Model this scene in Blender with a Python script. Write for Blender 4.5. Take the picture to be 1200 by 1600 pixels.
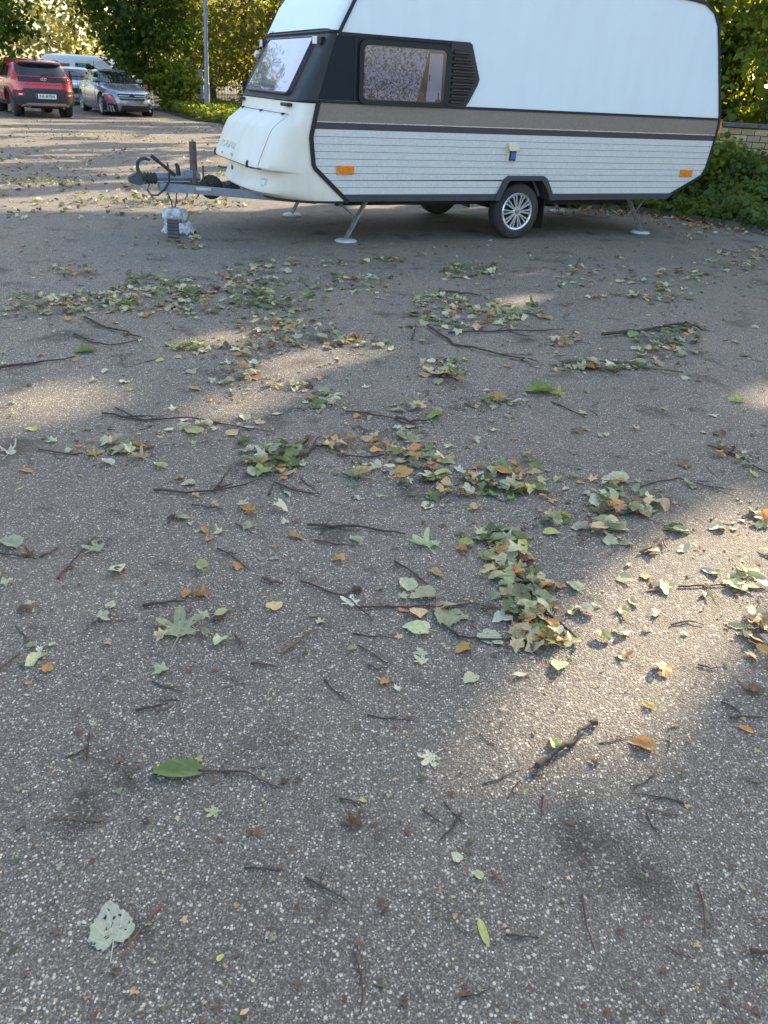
import bpy, bmesh, math, random
import numpy as np
from mathutils import Vector, Matrix

for o in list(bpy.data.objects):
    bpy.data.objects.remove(o)
random.seed(7)
rng = np.random.default_rng(11)
scene = bpy.context.scene
COL = scene.collection
R = math.radians

# ------------------------------------------------------------------ camera
F_PX, ROLL, PITCH, EYE = 1220.0, R(3.25), R(28.75), 1.55
_fw = np.array([0, math.cos(PITCH), -math.sin(PITCH)])
_r0 = np.array([1.0, 0, 0])
_u0 = np.cross(_r0, _fw)
_rt = _r0 * math.cos(ROLL) + _u0 * math.sin(ROLL)
_up = -_r0 * math.sin(ROLL) + _u0 * math.cos(ROLL)
_c = np.array([0, 0, EYE])
cam_d = bpy.data.cameras.new('camera')
cam_d.sensor_fit = 'VERTICAL'
cam_d.sensor_height = 36.0
cam_d.lens = 36.0 * F_PX / 1600.0
cam_d.clip_start = 0.05
cam_d.clip_end = 2000
cam = bpy.data.objects.new('camera', cam_d)
COL.objects.link(cam)
m = Matrix.Identity(4)
for i in range(3):
    m[i][0] = _rt[i]; m[i][1] = _up[i]; m[i][2] = -_fw[i]; m[i][3] = _c[i]
cam.matrix_world = m
scene.camera = cam

def ground_at(x, y, z=0.0):
    """photo pixel -> point on the horizontal plane z"""
    d = _fw * F_PX + _rt * (x - 600) - _up * (y - 800)
    t = (z - EYE) / d[2]
    p = _c + d * t
    return float(p[0]), float(p[1])

def to_px(P):
    d = np.asarray(P, float) - _c
    w = d @ _fw
    return np.stack([600 + F_PX * (d @ _rt) / w, 800 - F_PX * (d @ _up) / w], -1)

# ------------------------------------------------------------------ sky, sun, exposure
SUN_EL = R(22.0)
SUN_AZ = R(39.5)            # from +Y towards +X
SDIR = np.array([math.sin(SUN_AZ) * math.cos(SUN_EL), math.cos(SUN_AZ) * math.cos(SUN_EL), math.sin(SUN_EL)])
world = bpy.data.worlds.new('World')
scene.world = world
world.use_nodes = True
wn = world.node_tree
wn.nodes.clear()
sky = wn.nodes.new('ShaderNodeTexSky')
sky.sky_type = 'NISHITA'
sky.sun_disc = False
sky.sun_elevation = SUN_EL
sky.sun_rotation = SUN_AZ
sky.air_density = 1.0
sky.dust_density = 2.2
sky.ozone_density = 1.0
bg = wn.nodes.new('ShaderNodeBackground')
bg.inputs['Strength'].default_value = 0.15
wo = wn.nodes.new('ShaderNodeOutputWorld')
wn.links.new(sky.outputs[0], bg.inputs[0])
wn.links.new(bg.outputs[0], wo.inputs[0])
sun_d = bpy.data.lights.new('sun', 'SUN')
sun_d.energy = 4.3
sun_d.angle = R(0.53)
sun_d.color = (1.0, 0.83, 0.62)
sun = bpy.data.objects.new('sun', sun_d)
COL.objects.link(sun)
sun.rotation_euler = Vector(SDIR).to_track_quat('Z', 'Y').to_euler()
sun.location = (20, 24, 30)
scene.view_settings.view_transform = 'Standard'
scene.view_settings.look = 'None'
scene.view_settings.gamma = 1.0
scene.view_settings.exposure = 1.95
scene.render.engine = 'CYCLES'
scene.cycles.max_bounces = 8
scene.cycles.transparent_max_bounces = 8

# ------------------------------------------------------------------ materials
def new_mat(name):
    mt = bpy.data.materials.new(name)
    mt.use_nodes = True
    nt = mt.node_tree
    return mt, nt, nt.nodes['Principled BSDF']

def N(nt, typ, **kw):
    n = nt.nodes.new(typ)
    for k, v in kw.items():
        setattr(n, k, v)
    return n

def ramp(nt, fac, stops, interp='LINEAR'):
    r = N(nt, 'ShaderNodeValToRGB')
    r.color_ramp.interpolation = interp
    el = r.color_ramp.elements
    while len(el) < len(stops):
        el.new(0.5)
    for e, (p, c) in zip(el, stops):
        e.position = p
        e.color = (*c, 1) if len(c) == 3 else c
    nt.links.new(fac, r.inputs[0])
    return r

def mixc(nt, fac, a, b, mode='MIX'):
    mx = N(nt, 'ShaderNodeMix', data_type='RGBA', blend_type=mode)
    for sock, val in ((mx.inputs[0], fac), (mx.inputs[6], a), (mx.inputs[7], b)):
        if isinstance(val, (int, float)):
            sock.default_value = val
        elif isinstance(val, tuple):
            sock.default_value = (*val, 1) if len(val) == 3 else val
        else:
            nt.links.new(val, sock)
    return mx.outputs[2]

_mats = {}
def paint(name, col, rough=0.5, metal=0.0, var=0.08, scale=9.0, bump=0.0, coat=0.0, dirt=0.0, bscale=60.0, spec=0.5):
    """a plain paint / plastic / metal with slight unevenness, grime and relief"""
    if name in _mats:
        return _mats[name]
    mt, nt, b = new_mat(name)
    tc = N(nt, 'ShaderNodeTexCoord')
    ns = N(nt, 'ShaderNodeTexNoise')
    ns.inputs['Scale'].default_value = scale
    ns.inputs['Detail'].default_value = 6
    nt.links.new(tc.outputs['Object'], ns.inputs['Vector'])
    lo = tuple(max(0, c * (1 - var)) for c in col)
    hi = tuple(min(1, c * (1 + var)) for c in col)
    r = ramp(nt, ns.outputs[0], [(0.3, lo), (0.7, hi)])
    out = r.outputs[0]
    if dirt > 0:
        n2 = N(nt, 'ShaderNodeTexNoise')
        n2.inputs['Scale'].default_value = 2.3
        n2.inputs['Detail'].default_value = 8
        mp = N(nt, 'ShaderNodeMapping')
        mp.inputs['Scale'].default_value = (2.5, 2.5, 0.5)
        nt.links.new(tc.outputs['Object'], mp.inputs[0])
        nt.links.new(mp.outputs[0], n2.inputs['Vector'])
        r2 = ramp(nt, n2.outputs[0], [(0.45, (0, 0, 0)), (0.75, (dirt,) * 3)])
        out = mixc(nt, r2.outputs[0], out, (0.18, 0.16, 0.12))
    nt.links.new(out, b.inputs['Base Color'])
    b.inputs['Roughness'].default_value = rough
    b.inputs['Metallic'].default_value = metal
    b.inputs['Coat Weight'].default_value = coat
    b.inputs['Coat Roughness'].default_value = 0.05
    b.inputs['Specular IOR Level'].default_value = spec
    rr = ramp(nt, ns.outputs[0], [(0.3, (rough * 0.85,) * 3), (0.7, (min(1, rough * 1.15),) * 3)])
    nt.links.new(rr.outputs[0], b.inputs['Roughness'])
    if bump > 0:
        n3 = N(nt, 'ShaderNodeTexNoise')
        n3.inputs['Scale'].default_value = bscale
        n3.inputs['Detail'].default_value = 3
        nt.links.new(tc.outputs['Object'], n3.inputs['Vector'])
        bp = N(nt, 'ShaderNodeBump')
        bp.inputs['Strength'].default_value = bump
        bp.inputs['Distance'].default_value = 0.01
        nt.links.new(n3.outputs[0], bp.inputs['Height'])
        nt.links.new(bp.outputs[0], b.inputs['Normal'])
    _mats[name] = mt
    return mt

def glass_mat(name, tint, rough=0.02, alpha=0.45):
    """thin tinted pane: part clear, part glossy"""
    if name in _mats:
        return _mats[name]
    mt, nt, b = new_mat(name)
    out = nt.nodes['Material Output']
    nt.nodes.remove(b)
    tr = N(nt, 'ShaderNodeBsdfTransparent')
    tr.inputs[0].default_value = (*tint, 1)
    gl = N(nt, 'ShaderNodeBsdfGlossy')
    gl.inputs['Roughness'].default_value = rough
    gl.inputs[0].default_value = (0.95, 0.95, 1.0, 1)
    fr = N(nt, 'ShaderNodeFresnel')
    fr.inputs[0].default_value = 1.5
    mul = N(nt, 'ShaderNodeMath', operation='MULTIPLY_ADD')
    mul.inputs[1].default_value = 1.0
    mul.inputs[2].default_value = alpha
    nt.links.new(fr.outputs[0], mul.inputs[0])
    mul.use_clamp = True
    mx = N(nt, 'ShaderNodeMixShader')
    nt.links.new(mul.outputs[0], mx.inputs[0])
    nt.links.new(tr.outputs[0], mx.inputs[1])
    nt.links.new(gl.outputs[0], mx.inputs[2])
    nt.links.new(mx.outputs[0], out.inputs[0])
    _mats[name] = mt
    return mt

def asphalt_mat():
    mt, nt, b = new_mat('asphalt')
    geo = N(nt, 'ShaderNodeNewGeometry')
    pos = geo.outputs['Position']
    def vor(scale, feature='F1'):
        v = N(nt, 'ShaderNodeTexVoronoi', feature=feature)
        v.inputs['Scale'].default_value = scale
        nt.links.new(pos, v.inputs['Vector'])
        return v
    def noise(scale, detail=5, dist=0.0):
        n = N(nt, 'ShaderNodeTexNoise')
        n.inputs['Scale'].default_value = scale
        n.inputs['Detail'].default_value = detail
        n.inputs['Distortion'].default_value = dist
        nt.links.new(pos, n.inputs['Vector'])
        return n
    v1 = vor(146); v2 = vor(300); v3 = vor(76)
    sep = N(nt, 'ShaderNodeSeparateColor')
    nt.links.new(v1.outputs['Color'], sep.inputs[0])
    stone = ramp(nt, sep.outputs[0], [(0.0, (0.052, 0.051, 0.051)), (0.45, (0.085, 0.083, 0.082)), (0.74, (0.125, 0.123, 0.121)), (0.85, (0.19, 0.19, 0.19)), (0.96, (0.40, 0.41, 0.42))])
    sep2 = N(nt, 'ShaderNodeSeparateColor')
    nt.links.new(v2.outputs['Color'], sep2.inputs[0])
    fine = ramp(nt, sep2.outputs[1], [(0.0, (0.050, 0.049, 0.048)), (0.6, (0.095, 0.092, 0.090)), (0.88, (0.15, 0.148, 0.145)), (0.97, (0.27, 0.267, 0.26))])
    # tar between stones
    edge = ramp(nt, v1.outputs['Distance'], [(0.36, (1, 1, 1)), (0.46, (0, 0, 0))])
    c = mixc(nt, edge.outputs[0], fine.outputs[0], stone.outputs[0])
    sep3 = N(nt, 'ShaderNodeSeparateColor')
    nt.links.new(v3.outputs['Color'], sep3.inputs[0])
    bigsel = ramp(nt, sep3.outputs[2], [(0.955, (0, 0, 0)), (0.96, (1, 1, 1))])
    bigm = ramp(nt, v3.outputs['Distance'], [(0.22, (1, 1, 1)), (0.34, (0, 0, 0))])
    bigf = N(nt, 'ShaderNodeMath', operation='MULTIPLY')
    nt.links.new(bigsel.outputs[0], bigf.inputs[0]); nt.links.new(bigm.outputs[0], bigf.inputs[1])
    c = mixc(nt, bigf.outputs[0], c, (0.36, 0.35, 0.33))
    # broad wear, dark oily spots, brownish dust
    wear = noise(0.55, 6)
    wr = ramp(nt, wear.outputs[0], [(0.3, (0.86,) * 3), (0.7, (1.12,) * 3)])
    c = mixc(nt, 1.0, c, wr.outputs[0], 'MULTIPLY')
    spot = noise(2.6, 4, 0.4)
    sr = ramp(nt, spot.outputs[0], [(0.58, (1, 1, 1)), (0.70, (0.48, 0.47, 0.45))])
    c = mixc(nt, 1.0, c, sr.outputs[0], 'MULTIPLY')
    spot2 = noise(6.5, 5, 0.6)
    sr2 = ramp(nt, spot2.outputs[0], [(0.62, (1, 1, 1)), (0.74, (0.50, 0.49, 0.47))])
    c = mixc(nt, 1.0, c, sr2.outputs[0], 'MULTIPLY')
    dust = noise(1.1, 7)
    dr = ramp(nt, dust.outputs[0], [(0.5, (0, 0, 0)), (0.8, (0.32,) * 3)])
    c = mixc(nt, dr.outputs[0], c, (0.16, 0.13, 0.10))
    c = mixc(nt, 1.0, c, (1.68, 1.46, 1.14), 'MULTIPLY')
    nt.links.new(c, b.inputs['Base Color'])
    b.inputs['Roughness'].default_value = 0.82
    b.inputs['Specular IOR Level'].default_value = 0.35
    h1 = N(nt, 'ShaderNodeMath', operation='MULTIPLY_ADD')
    nt.links.new(v1.outputs['Distance'], h1.inputs[0]); h1.inputs[1].default_value = -1.0
    h2 = N(nt, 'ShaderNodeMath', operation='MULTIPLY'); nt.links.new(v2.outputs['Distance'], h2.inputs[0]); h2.inputs[1].default_value = -0.4
    nt.links.new(h2.outputs[0], h1.inputs[2])
    bp = N(nt, 'ShaderNodeBump')
    bp.inputs['Strength'].default_value = 0.55
    bp.inputs['Distance'].default_value = 0.006
    nt.links.new(h1.outputs[0], bp.inputs['Height'])
    nt.links.new(bp.outputs[0], b.inputs['Normal'])
    return mt

def soil_mat():
    mt, nt, b = new_mat('soil')
    geo = N(nt, 'ShaderNodeNewGeometry')
    n = N(nt, 'ShaderNodeTexNoise'); n.inputs['Scale'].default_value = 7; n.inputs['Detail'].default_value = 9
    nt.links.new(geo.outputs['Position'], n.inputs['Vector'])
    r = ramp(nt, n.outputs[0], [(0.3, (0.03, 0.022, 0.014)), (0.55, (0.07, 0.055, 0.032)), (0.75, (0.07, 0.085, 0.03))])
    nt.links.new(r.outputs[0], b.inputs['Base Color'])
    b.inputs['Roughness'].default_value = 0.95
    bp = N(nt, 'ShaderNodeBump'); bp.inputs['Strength'].default_value = 0.8; bp.inputs['Distance'].default_value = 0.05
    nt.links.new(n.outputs[0], bp.inputs['Height']); nt.links.new(bp.outputs[0], b.inputs['Normal'])
    return mt

def foliage_mat(name, stops, trans=0.45, tint=(0.30, 0.34, 0.03)):
    """leaf cards: colour by the per-leaf attribute, part of the light passes through"""
    mt, nt, b = new_mat(name)
    out = nt.nodes['Material Output']
    at = N(nt, 'ShaderNodeAttribute'); at.attribute_name = 'rnd'
    r = ramp(nt, at.outputs['Fac'], stops)
    nt.links.new(r.outputs[0], b.inputs['Base Color'])
    b.inputs['Roughness'].default_value = 0.5
    b.inputs['Specular IOR Level'].default_value = 0.3
    tl = N(nt, 'ShaderNodeBsdfTranslucent')
    tc = mixc(nt, 0.55, r.outputs[0], tint)
    nt.links.new(tc, tl.inputs[0])
    mx = N(nt, 'ShaderNodeMixShader'); mx.inputs[0].default_value = trans
    nt.links.new(b.outputs[0], mx.inputs[1]); nt.links.new(tl.outputs[0], mx.inputs[2])
    nt.links.new(mx.outputs[0], out.inputs[0])
    return mt

def fallen_leaf_mat(name, from_attr):
    mt, nt, b = new_mat(name)
    out = nt.nodes['Material Output']
    if from_attr:
        a = N(nt, 'ShaderNodeAttribute'); a.attribute_name = 'col'; base = a.outputs['Color']
    else:
        a = N(nt, 'ShaderNodeObjectInfo'); base = a.outputs['Color']
    uv = N(nt, 'ShaderNodeUVMap')
    # veins: fan of ribs out of the stalk point plus mottling
    sp = N(nt, 'ShaderNodeSeparateXYZ'); nt.links.new(uv.outputs[0], sp.inputs[0])
    ay = N(nt, 'ShaderNodeMath', operation='ADD'); ay.inputs[1].default_value = 0.42; nt.links.new(sp.outputs[1], ay.inputs[0])
    an = N(nt, 'ShaderNodeMath', operation='ARCTAN2'); nt.links.new(sp.outputs[0], an.inputs[0]); nt.links.new(ay.outputs[0], an.inputs[1])
    ml = N(nt, 'ShaderNodeMath', operation='MULTIPLY'); ml.inputs[1].default_value = 2.6; nt.links.new(an.outputs[0], ml.inputs[0])
    fr = N(nt, 'ShaderNodeMath', operation='PINGPONG'); fr.inputs[1].default_value = 0.5; nt.links.new(ml.outputs[0], fr.inputs[0])
    vr = ramp(nt, fr.outputs[0], [(0.0, (1.28, 1.28, 1.22)), (0.09, (1.0, 1.0, 1.0))])
    ns = N(nt, 'ShaderNodeTexNoise'); ns.inputs['Scale'].default_value = 7; ns.inputs['Detail'].default_value = 6
    if from_attr:
        geo = N(nt, 'ShaderNodeNewGeometry'); mp = N(nt, 'ShaderNodeMapping'); mp.inputs['Scale'].default_value = (9, 9, 9)
        nt.links.new(geo.outputs['Position'], mp.inputs[0]); nt.links.new(mp.outputs[0], ns.inputs['Vector'])
    else:
        addv = N(nt, 'ShaderNodeVectorMath', operation='ADD'); nt.links.new(uv.outputs[0], addv.inputs[0])
        cx = N(nt, 'ShaderNodeCombineXYZ'); k = N(nt, 'ShaderNodeMath', operation='MULTIPLY'); k.inputs[1].default_value = 40
        nt.links.new(a.outputs['Random'], k.inputs[0]); nt.links.new(k.outputs[0], cx.inputs[0]); nt.links.new(cx.outputs[0], addv.inputs[1])
        nt.links.new(addv.outputs[0], ns.inputs['Vector'])
    mo = ramp(nt, ns.outputs[0], [(0.3, (0.80, 0.79, 0.76)), (0.55, (1, 1, 1)), (0.78, (1.12, 1.08, 0.95))])
    c = mixc(nt, 1.0, base, mo.outputs[0], 'MULTIPLY')
    c = mixc(nt, 1.0, c, vr.outputs[0], 'MULTIPLY')
    sr = ramp(nt, ns.outputs[0], [(0.74, (0, 0, 0)), (0.80, (0.7,) * 3)])
    c = mixc(nt, sr.outputs[0], c, (0.10, 0.06, 0.025))
    nt.links.new(c, b.inputs['Base Color'])
    b.inputs['Roughness'].default_value = 0.55
    b.inputs['Specular IOR Level'].default_value = 0.35
    tl = N(nt, 'ShaderNodeBsdfTranslucent'); nt.links.new(c, tl.inputs[0])
    mx = N(nt, 'ShaderNodeMixShader'); mx.inputs[0].default_value = 0.22
    nt.links.new(b.outputs[0], mx.inputs[1]); nt.links.new(tl.outputs[0], mx.inputs[2])
    nt.links.new(mx.outputs[0], out.inputs[0])
    return mt

# ------------------------------------------------------------------ mesh helpers
class MB:
    """collects shapes; build() links them as ONE mesh object"""
    def __init__(s):
        s.v = []; s.f = []
    def add(s, verts, faces):
        o = len(s.v)
        s.v += [tuple(map(float, p)) for p in verts]
        s.f += [tuple(i + o for i in f) for f in faces]
        return s
    def box(s, c, size, rot=None, bev=0.0):
        hx, hy, hz = [d / 2 for d in size]
        if bev <= 0:
            vs = [Vector((x, y, z)) for x in (-hx, hx) for y in (-hy, hy) for z in (-hz, hz)]
            fs = [(0, 1, 3, 2), (4, 6, 7, 5), (0, 4, 5, 1), (2, 3, 7, 6), (0, 2, 6, 4), (1, 5, 7, 3)]
        else:
            bm = bmesh.new()
            bmesh.ops.create_cube(bm, size=1.0)
            for v in bm.verts:
                v.co = Vector((v.co.x * size[0], v.co.y * size[1], v.co.z * size[2]))
            bmesh.ops.bevel(bm, geom=list(bm.edges), offset=bev, segments=2, affect='EDGES', profile=0.6)
            bm.verts.index_update()
            vs = [v.co.copy() for v in bm.verts]
            fs = [tuple(v.index for v in f.verts) for f in bm.faces]
            bm.free()
        if rot is not None:
            vs = [rot @ v for v in vs]
        cc = Vector(c)
        return s.add([v + cc for v in vs], fs)
    def tube(s, path, rad, n=8, caps=True):
        P = [Vector(p) for p in path]
        rads = rad if isinstance(rad, (list, tuple)) else [rad] * len(P)
        vs = []; fs = []
        up = Vector((0.137, 0.31, 0.94))
        for i, p in enumerate(P):
            d = (P[min(i + 1, len(P) - 1)] - P[max(i - 1, 0)])
            if d.length < 1e-9:
                d = Vector((0, 0, 1))
            d.normalize()
            a = d.cross(up)
            if a.length < 0.05:
                a = d.cross(Vector((1, 0, 0)))
            a.normalize(); b = d.cross(a)
            for k in range(n):
                t = 2 * math.pi * k / n
                vs.append(p + (a * math.cos(t) + b * math.sin(t)) * rads[i])
        for i in range(len(P) - 1):
            for k in range(n):
                fs.append((i * n + k, i * n + (k + 1) % n, (i + 1) * n + (k + 1) % n, (i + 1) * n + k))
        if caps:
            fs.append(tuple(range(n - 1, -1, -1)))
            fs.append(tuple((len(P) - 1) * n + k for k in range(n)))
        return s.add(vs, fs)
    def prism(s, poly, lo, hi, axis):
        """poly of 2-D points extruded along 'x', 'y' or 'z' from lo to hi"""
        def pt(a, b, c):
            return {'x': (c, a, b), 'y': (a, c, b), 'z': (a, b, c)}[axis]
        n = len(poly)
        vs = [pt(a, b, lo) for a, b in poly] + [pt(a, b, hi) for a, b in poly]
        fs = [tuple(range(n)), tuple(range(2 * n - 1, n - 1, -1))]
        fs += [(i, i + n, (i + 1) % n + n, (i + 1) % n) for i in range(n)]
        return s.add(vs, fs)
    def lathe(s, prof, n, c, axis='y'):
        """prof: list of (radius, offset along axis)"""
        vs = []; fs = []
        for r, o in prof:
            for k in range(n):
                t = 2 * math.pi * k / n
                a, b = r * math.cos(t), r * math.sin(t)
                p = {'y': (a, o, b), 'z': (a, b, o), 'x': (o, a, b)}[axis]
                vs.append((p[0] + c[0], p[1] + c[1], p[2] + c[2]))
        for i in range(len(prof) - 1):
            for k in range(n):
                fs.append((i * n + k, i * n + (k + 1) % n, (i + 1) * n + (k + 1) % n, (i + 1) * n + k))
        return s.add(vs, fs)
    def grid(s, fn, nu, nv):
        vs = [fn(i / nu, j / nv) for j in range(nv + 1) for i in range(nu + 1)]
        fs = [(j * (nu + 1) + i, j * (nu + 1) + i + 1, (j + 1) * (nu + 1) + i + 1, (j + 1) * (nu + 1) + i) for j in range(nv) for i in range(nu)]
        return s.add(vs, fs)
    def build(s, name, mat, parent=None, smooth=False, loc=None, angle=35):
        me = bpy.data.meshes.new(name)
        me.from_pydata(s.v, [], s.f)
        bm = bmesh.new(); bm.from_mesh(me)
        bmesh.ops.recalc_face_normals(bm, faces=list(bm.faces))
        bm.to_mesh(me); bm.free()
        o = link(name, me, mat, parent)
        if loc is not None:
            o.location = loc
        if smooth:
            shade(me, angle)
        return o

def shade(me, angle=35):
    me.polygons.foreach_set('use_smooth', [True] * len(me.polygons))
    me.set_sharp_from_angle(angle=R(angle))

def link(name, me, mat, parent=None):
    o = bpy.data.objects.new(name, me)
    COL.objects.link(o)
    if mat is not None:
        me.materials.append(mat)
    if parent is not None:
        o.parent = parent
    return o

def tag(o, label=None, cat=None, group=None, kind=None):
    if label: o['label'] = label
    if cat: o['category'] = cat
    if group: o['group'] = group
    if kind: o['kind'] = kind
    return o

def thing(name, label, cat, loc=(0, 0, 0), rotz=0.0, group=None):
    o = bpy.data.objects.new(name, None)
    COL.objects.link(o)
    o.location = loc
    o.rotation_euler = (0, 0, rotz)
    o.empty_display_size = 0.2
    return tag(o, label, cat, group)

def copy_tree(o, parent=None):
    c = o.copy(); COL.objects.link(c); c.parent = parent
    for ch in list(o.children):
        copy_tree(ch, c)
    return c

def text_mesh(body, size, depth, name='lettering'):
    cu = bpy.data.curves.new(name, 'FONT')
    cu.body = body; cu.size = size; cu.extrude = depth; cu.align_x = 'CENTER'; cu.align_y = 'CENTER'
    cu.resolution_u = 3
    t = bpy.data.objects.new(name, cu)
    COL.objects.link(t)
    dg = bpy.context.evaluated_depsgraph_get()
    me = bpy.data.meshes.new_from_object(t.evaluated_get(dg))
    bpy.data.objects.remove(t)
    me.name = name
    return me

def boolean_cut(o, cutters):
    """subtract the cutter meshes from o, then drop them"""
    for c in cutters:
        md = o.modifiers.new('cut', 'BOOLEAN'); md.operation = 'DIFFERENCE'; md.object = c; md.solver = 'EXACT'
    dg = bpy.context.evaluated_depsgraph_get()
    me = bpy.data.meshes.new_from_object(o.evaluated_get(dg))
    o.modifiers.clear(); old = o.data; o.data = me
    me.name = old.name
    bpy.data.meshes.remove(old)
    for c in cutters:
        bpy.data.objects.remove(c)

def interp(tab, z):
    return float(np.interp(z, [t[0] for t in tab], [t[1] for t in tab]))

def vnoise(x, y, seed=0):
    """2-D value noise on numpy arrays, 0..1"""
    xi = np.floor(x).astype(np.int64); yi = np.floor(y).astype(np.int64)
    xf = x - xi; yf = y - yi
    def h(a, b):
        n = (a * 374761393 + b * 668265263 + seed * 1442695041) & 0x7fffffff
        n = ((n ^ (n >> 13)) * 1274126177) & 0x7fffffff
        return ((n ^ (n >> 16)) & 0xffff) / 65535.0
    sx = xf * xf * (3 - 2 * xf); sy = yf * yf * (3 - 2 * yf)
    return (h(xi, yi) * (1 - sx) + h(xi + 1, yi) * sx) * (1 - sy) + (h(xi, yi + 1) * (1 - sx) + h(xi + 1, yi + 1) * sx) * sy

M_ASPHALT = asphalt_mat(); M_SOIL = soil_mat()
M_BARK = paint('bark', (0.085, 0.062, 0.045), 0.9, var=0.5, scale=14, bump=0.6, bscale=30)
M_TWIG = paint('twig_bark', (0.062, 0.044, 0.034), 0.85, var=0.4, scale=40, bump=0.5, bscale=180)
M_TWIG_RED = paint('twig_reddish', (0.09, 0.042, 0.034), 0.8, var=0.4, scale=40, bump=0.4, bscale=180)
M_TWIG_TAN = paint('twig_tan', (0.16, 0.095, 0.055), 0.8, var=0.4, scale=40, bump=0.4, bscale=180)
M_TWIG_MOSS = paint('twig_mossy', (0.12, 0.115, 0.06), 0.9, var=0.5, scale=30, bump=0.6, bscale=120)
M_BLACK = paint('black_plastic', (0.018, 0.019, 0.021), 0.5, var=0.2)
M_RUBBER = paint('tyre_rubber', (0.022, 0.022, 0.023), 0.8, var=0.25, scale=20, dirt=0.25)
M_LEAF = fallen_leaf_mat('fallen_leaf', False)
M_LEAF_ATTR = fallen_leaf_mat('fallen_leaf_mass', True)

# ------------------------------------------------------------------ ground
def sheet(name, poly, z, mat):
    mb = MB(); mb.add([(x, y, z) for x, y in poly], [tuple(range(len(poly)))])
    return tag(mb.build(name, mat), kind='structure')

_g = MB()
xs = [-400, -120, -40, -12, 0, 12, 40, 120, 400]; ys = [-120, -20, 0, 12, 30, 60, 150, 500]
_g.add([(x, y, 0) for y in ys for x in xs], [(j * 9 + i, j * 9 + i + 1, (j + 1) * 9 + i + 1, (j + 1) * 9 + i) for j in range(len(ys) - 1) for i in range(8)])
tag(_g.build('asphalt_ground', M_ASPHALT), kind='structure')

TH = R(26.2)
CW = ground_at(802, 374)
EX = (math.cos(TH), math.sin(TH)); EV = (-math.sin(TH), math.cos(TH))
def cpt(u, v):
    return (CW[0] + EX[0] * u + EV[0] * v, CW[1] + EX[1] * u + EV[1] * v)

# planted bed behind the caravan and at the right, with its kerb stones
bed_edge = [cpt(-1.2, 4.4), cpt(0.4, 3.6), (2.75, 12.95), (3.6, 12.95), (4.05, 12.72), (4.45, 12.2), (5.0, 11.4), (5.9, 10.2), (7.6, 8.2), (10.0, 6.0)]
sheet('planted_bed', bed_edge + [(60, 6), (60, 60), (6, 60), (-2, 40), (-1.5, 20)], 0.035, M_SOIL)
verge_edge = [(-5.2, 26.5), ground_at(345, 193), ground_at(300, 188), ground_at(262, 177), (-11.2, 38.6), (-12.0, 43)]
sheet('grass_verge', verge_edge + [(-12.0, 70), (-2.2, 70), (-2.2, 40), (-1.6, 20)], 0.03, M_SOIL)
sheet('far_grass', [(-60, 47), (-12.2, 47), (-12.2, 200), (-60, 200)], 0.02, M_SOIL)
M_KERB = paint('kerb_concrete', (0.12, 0.118, 0.11), 0.9, var=0.3, scale=12, bump=0.5, dirt=0.3)
kerb = tag(bpy.data.objects.new('kerb', None), kind='structure'); COL.objects.link(kerb)
for a, b in zip(bed_edge[2:], bed_edge[3:]):
    L = math.dist(a, b); n = max(1, round(L / 0.75))
    for i in range(n):
        t0 = (i + 0.01) / n; t1 = (i + 0.99) / n
        p = [a[k] + (b[k] - a[k]) * (t0 + t1) / 2 for k in (0, 1)]
        mb = MB().box((0, 0, 0.0), (L * (t1 - t0), 0.13, 0.15), bev=0.02)
        k = mb.build('kerb_stone', M_KERB, kerb)
        k.location = (p[0], p[1], 0.01 + random.uniform(-.008, .008)); k.rotation_euler = (random.uniform(-.03, .03), 0, math.atan2(b[1] - a[1], b[0] - a[0]) + random.uniform(-.02, .02))

# ------------------------------------------------------------------ where the sun reaches the ground (gaps in the tree row)
PATCH = [
 [(1230, 770), (1135, 790), (1060, 850), (965, 885), (905, 975), (850, 1050), (710, 1125), (700, 1165), (800, 1195), (930, 1190), (1035, 1145), (1050, 1075), (1130, 985), (1230, 915)],
 [(255, 545), (330, 518), (402, 500), (395, 520), (310, 545)],
 [(370, 592), (480, 580), (585, 550), (590, 532), (450, 555)],
 [(265, 655), (330, 622), (450, 600), (440, 632), (350, 655)],
 [(-40, 665), (0, 610), (150, 600), (190, 622), (90, 660)],
 [(760, 478), (835, 457), (862, 447), (850, 462), (790, 482)],
 [(780, 431), (850, 417), (842, 427)], [(795, 500), (840, 492), (842, 500), (810, 508)],
 [(520, 490), (575, 475), (570, 488)],
 [(1150, 622), (1240, 585), (1240, 612), (1170, 628)],
]
def in_poly(px, poly):
    x, y = px[:, 0], px[:, 1]
    r = np.zeros(len(x), bool)
    n = len(poly)
    for i in range(n):
        x0, y0 = poly[i]; x1, y1 = poly[(i + 1) % n]
        c = ((y0 > y) != (y1 > y)) & (x < (x1 - x0) * (y - y0) / (y1 - y0 + 1e-9) + x0)
        r ^= c
    return r

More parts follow.
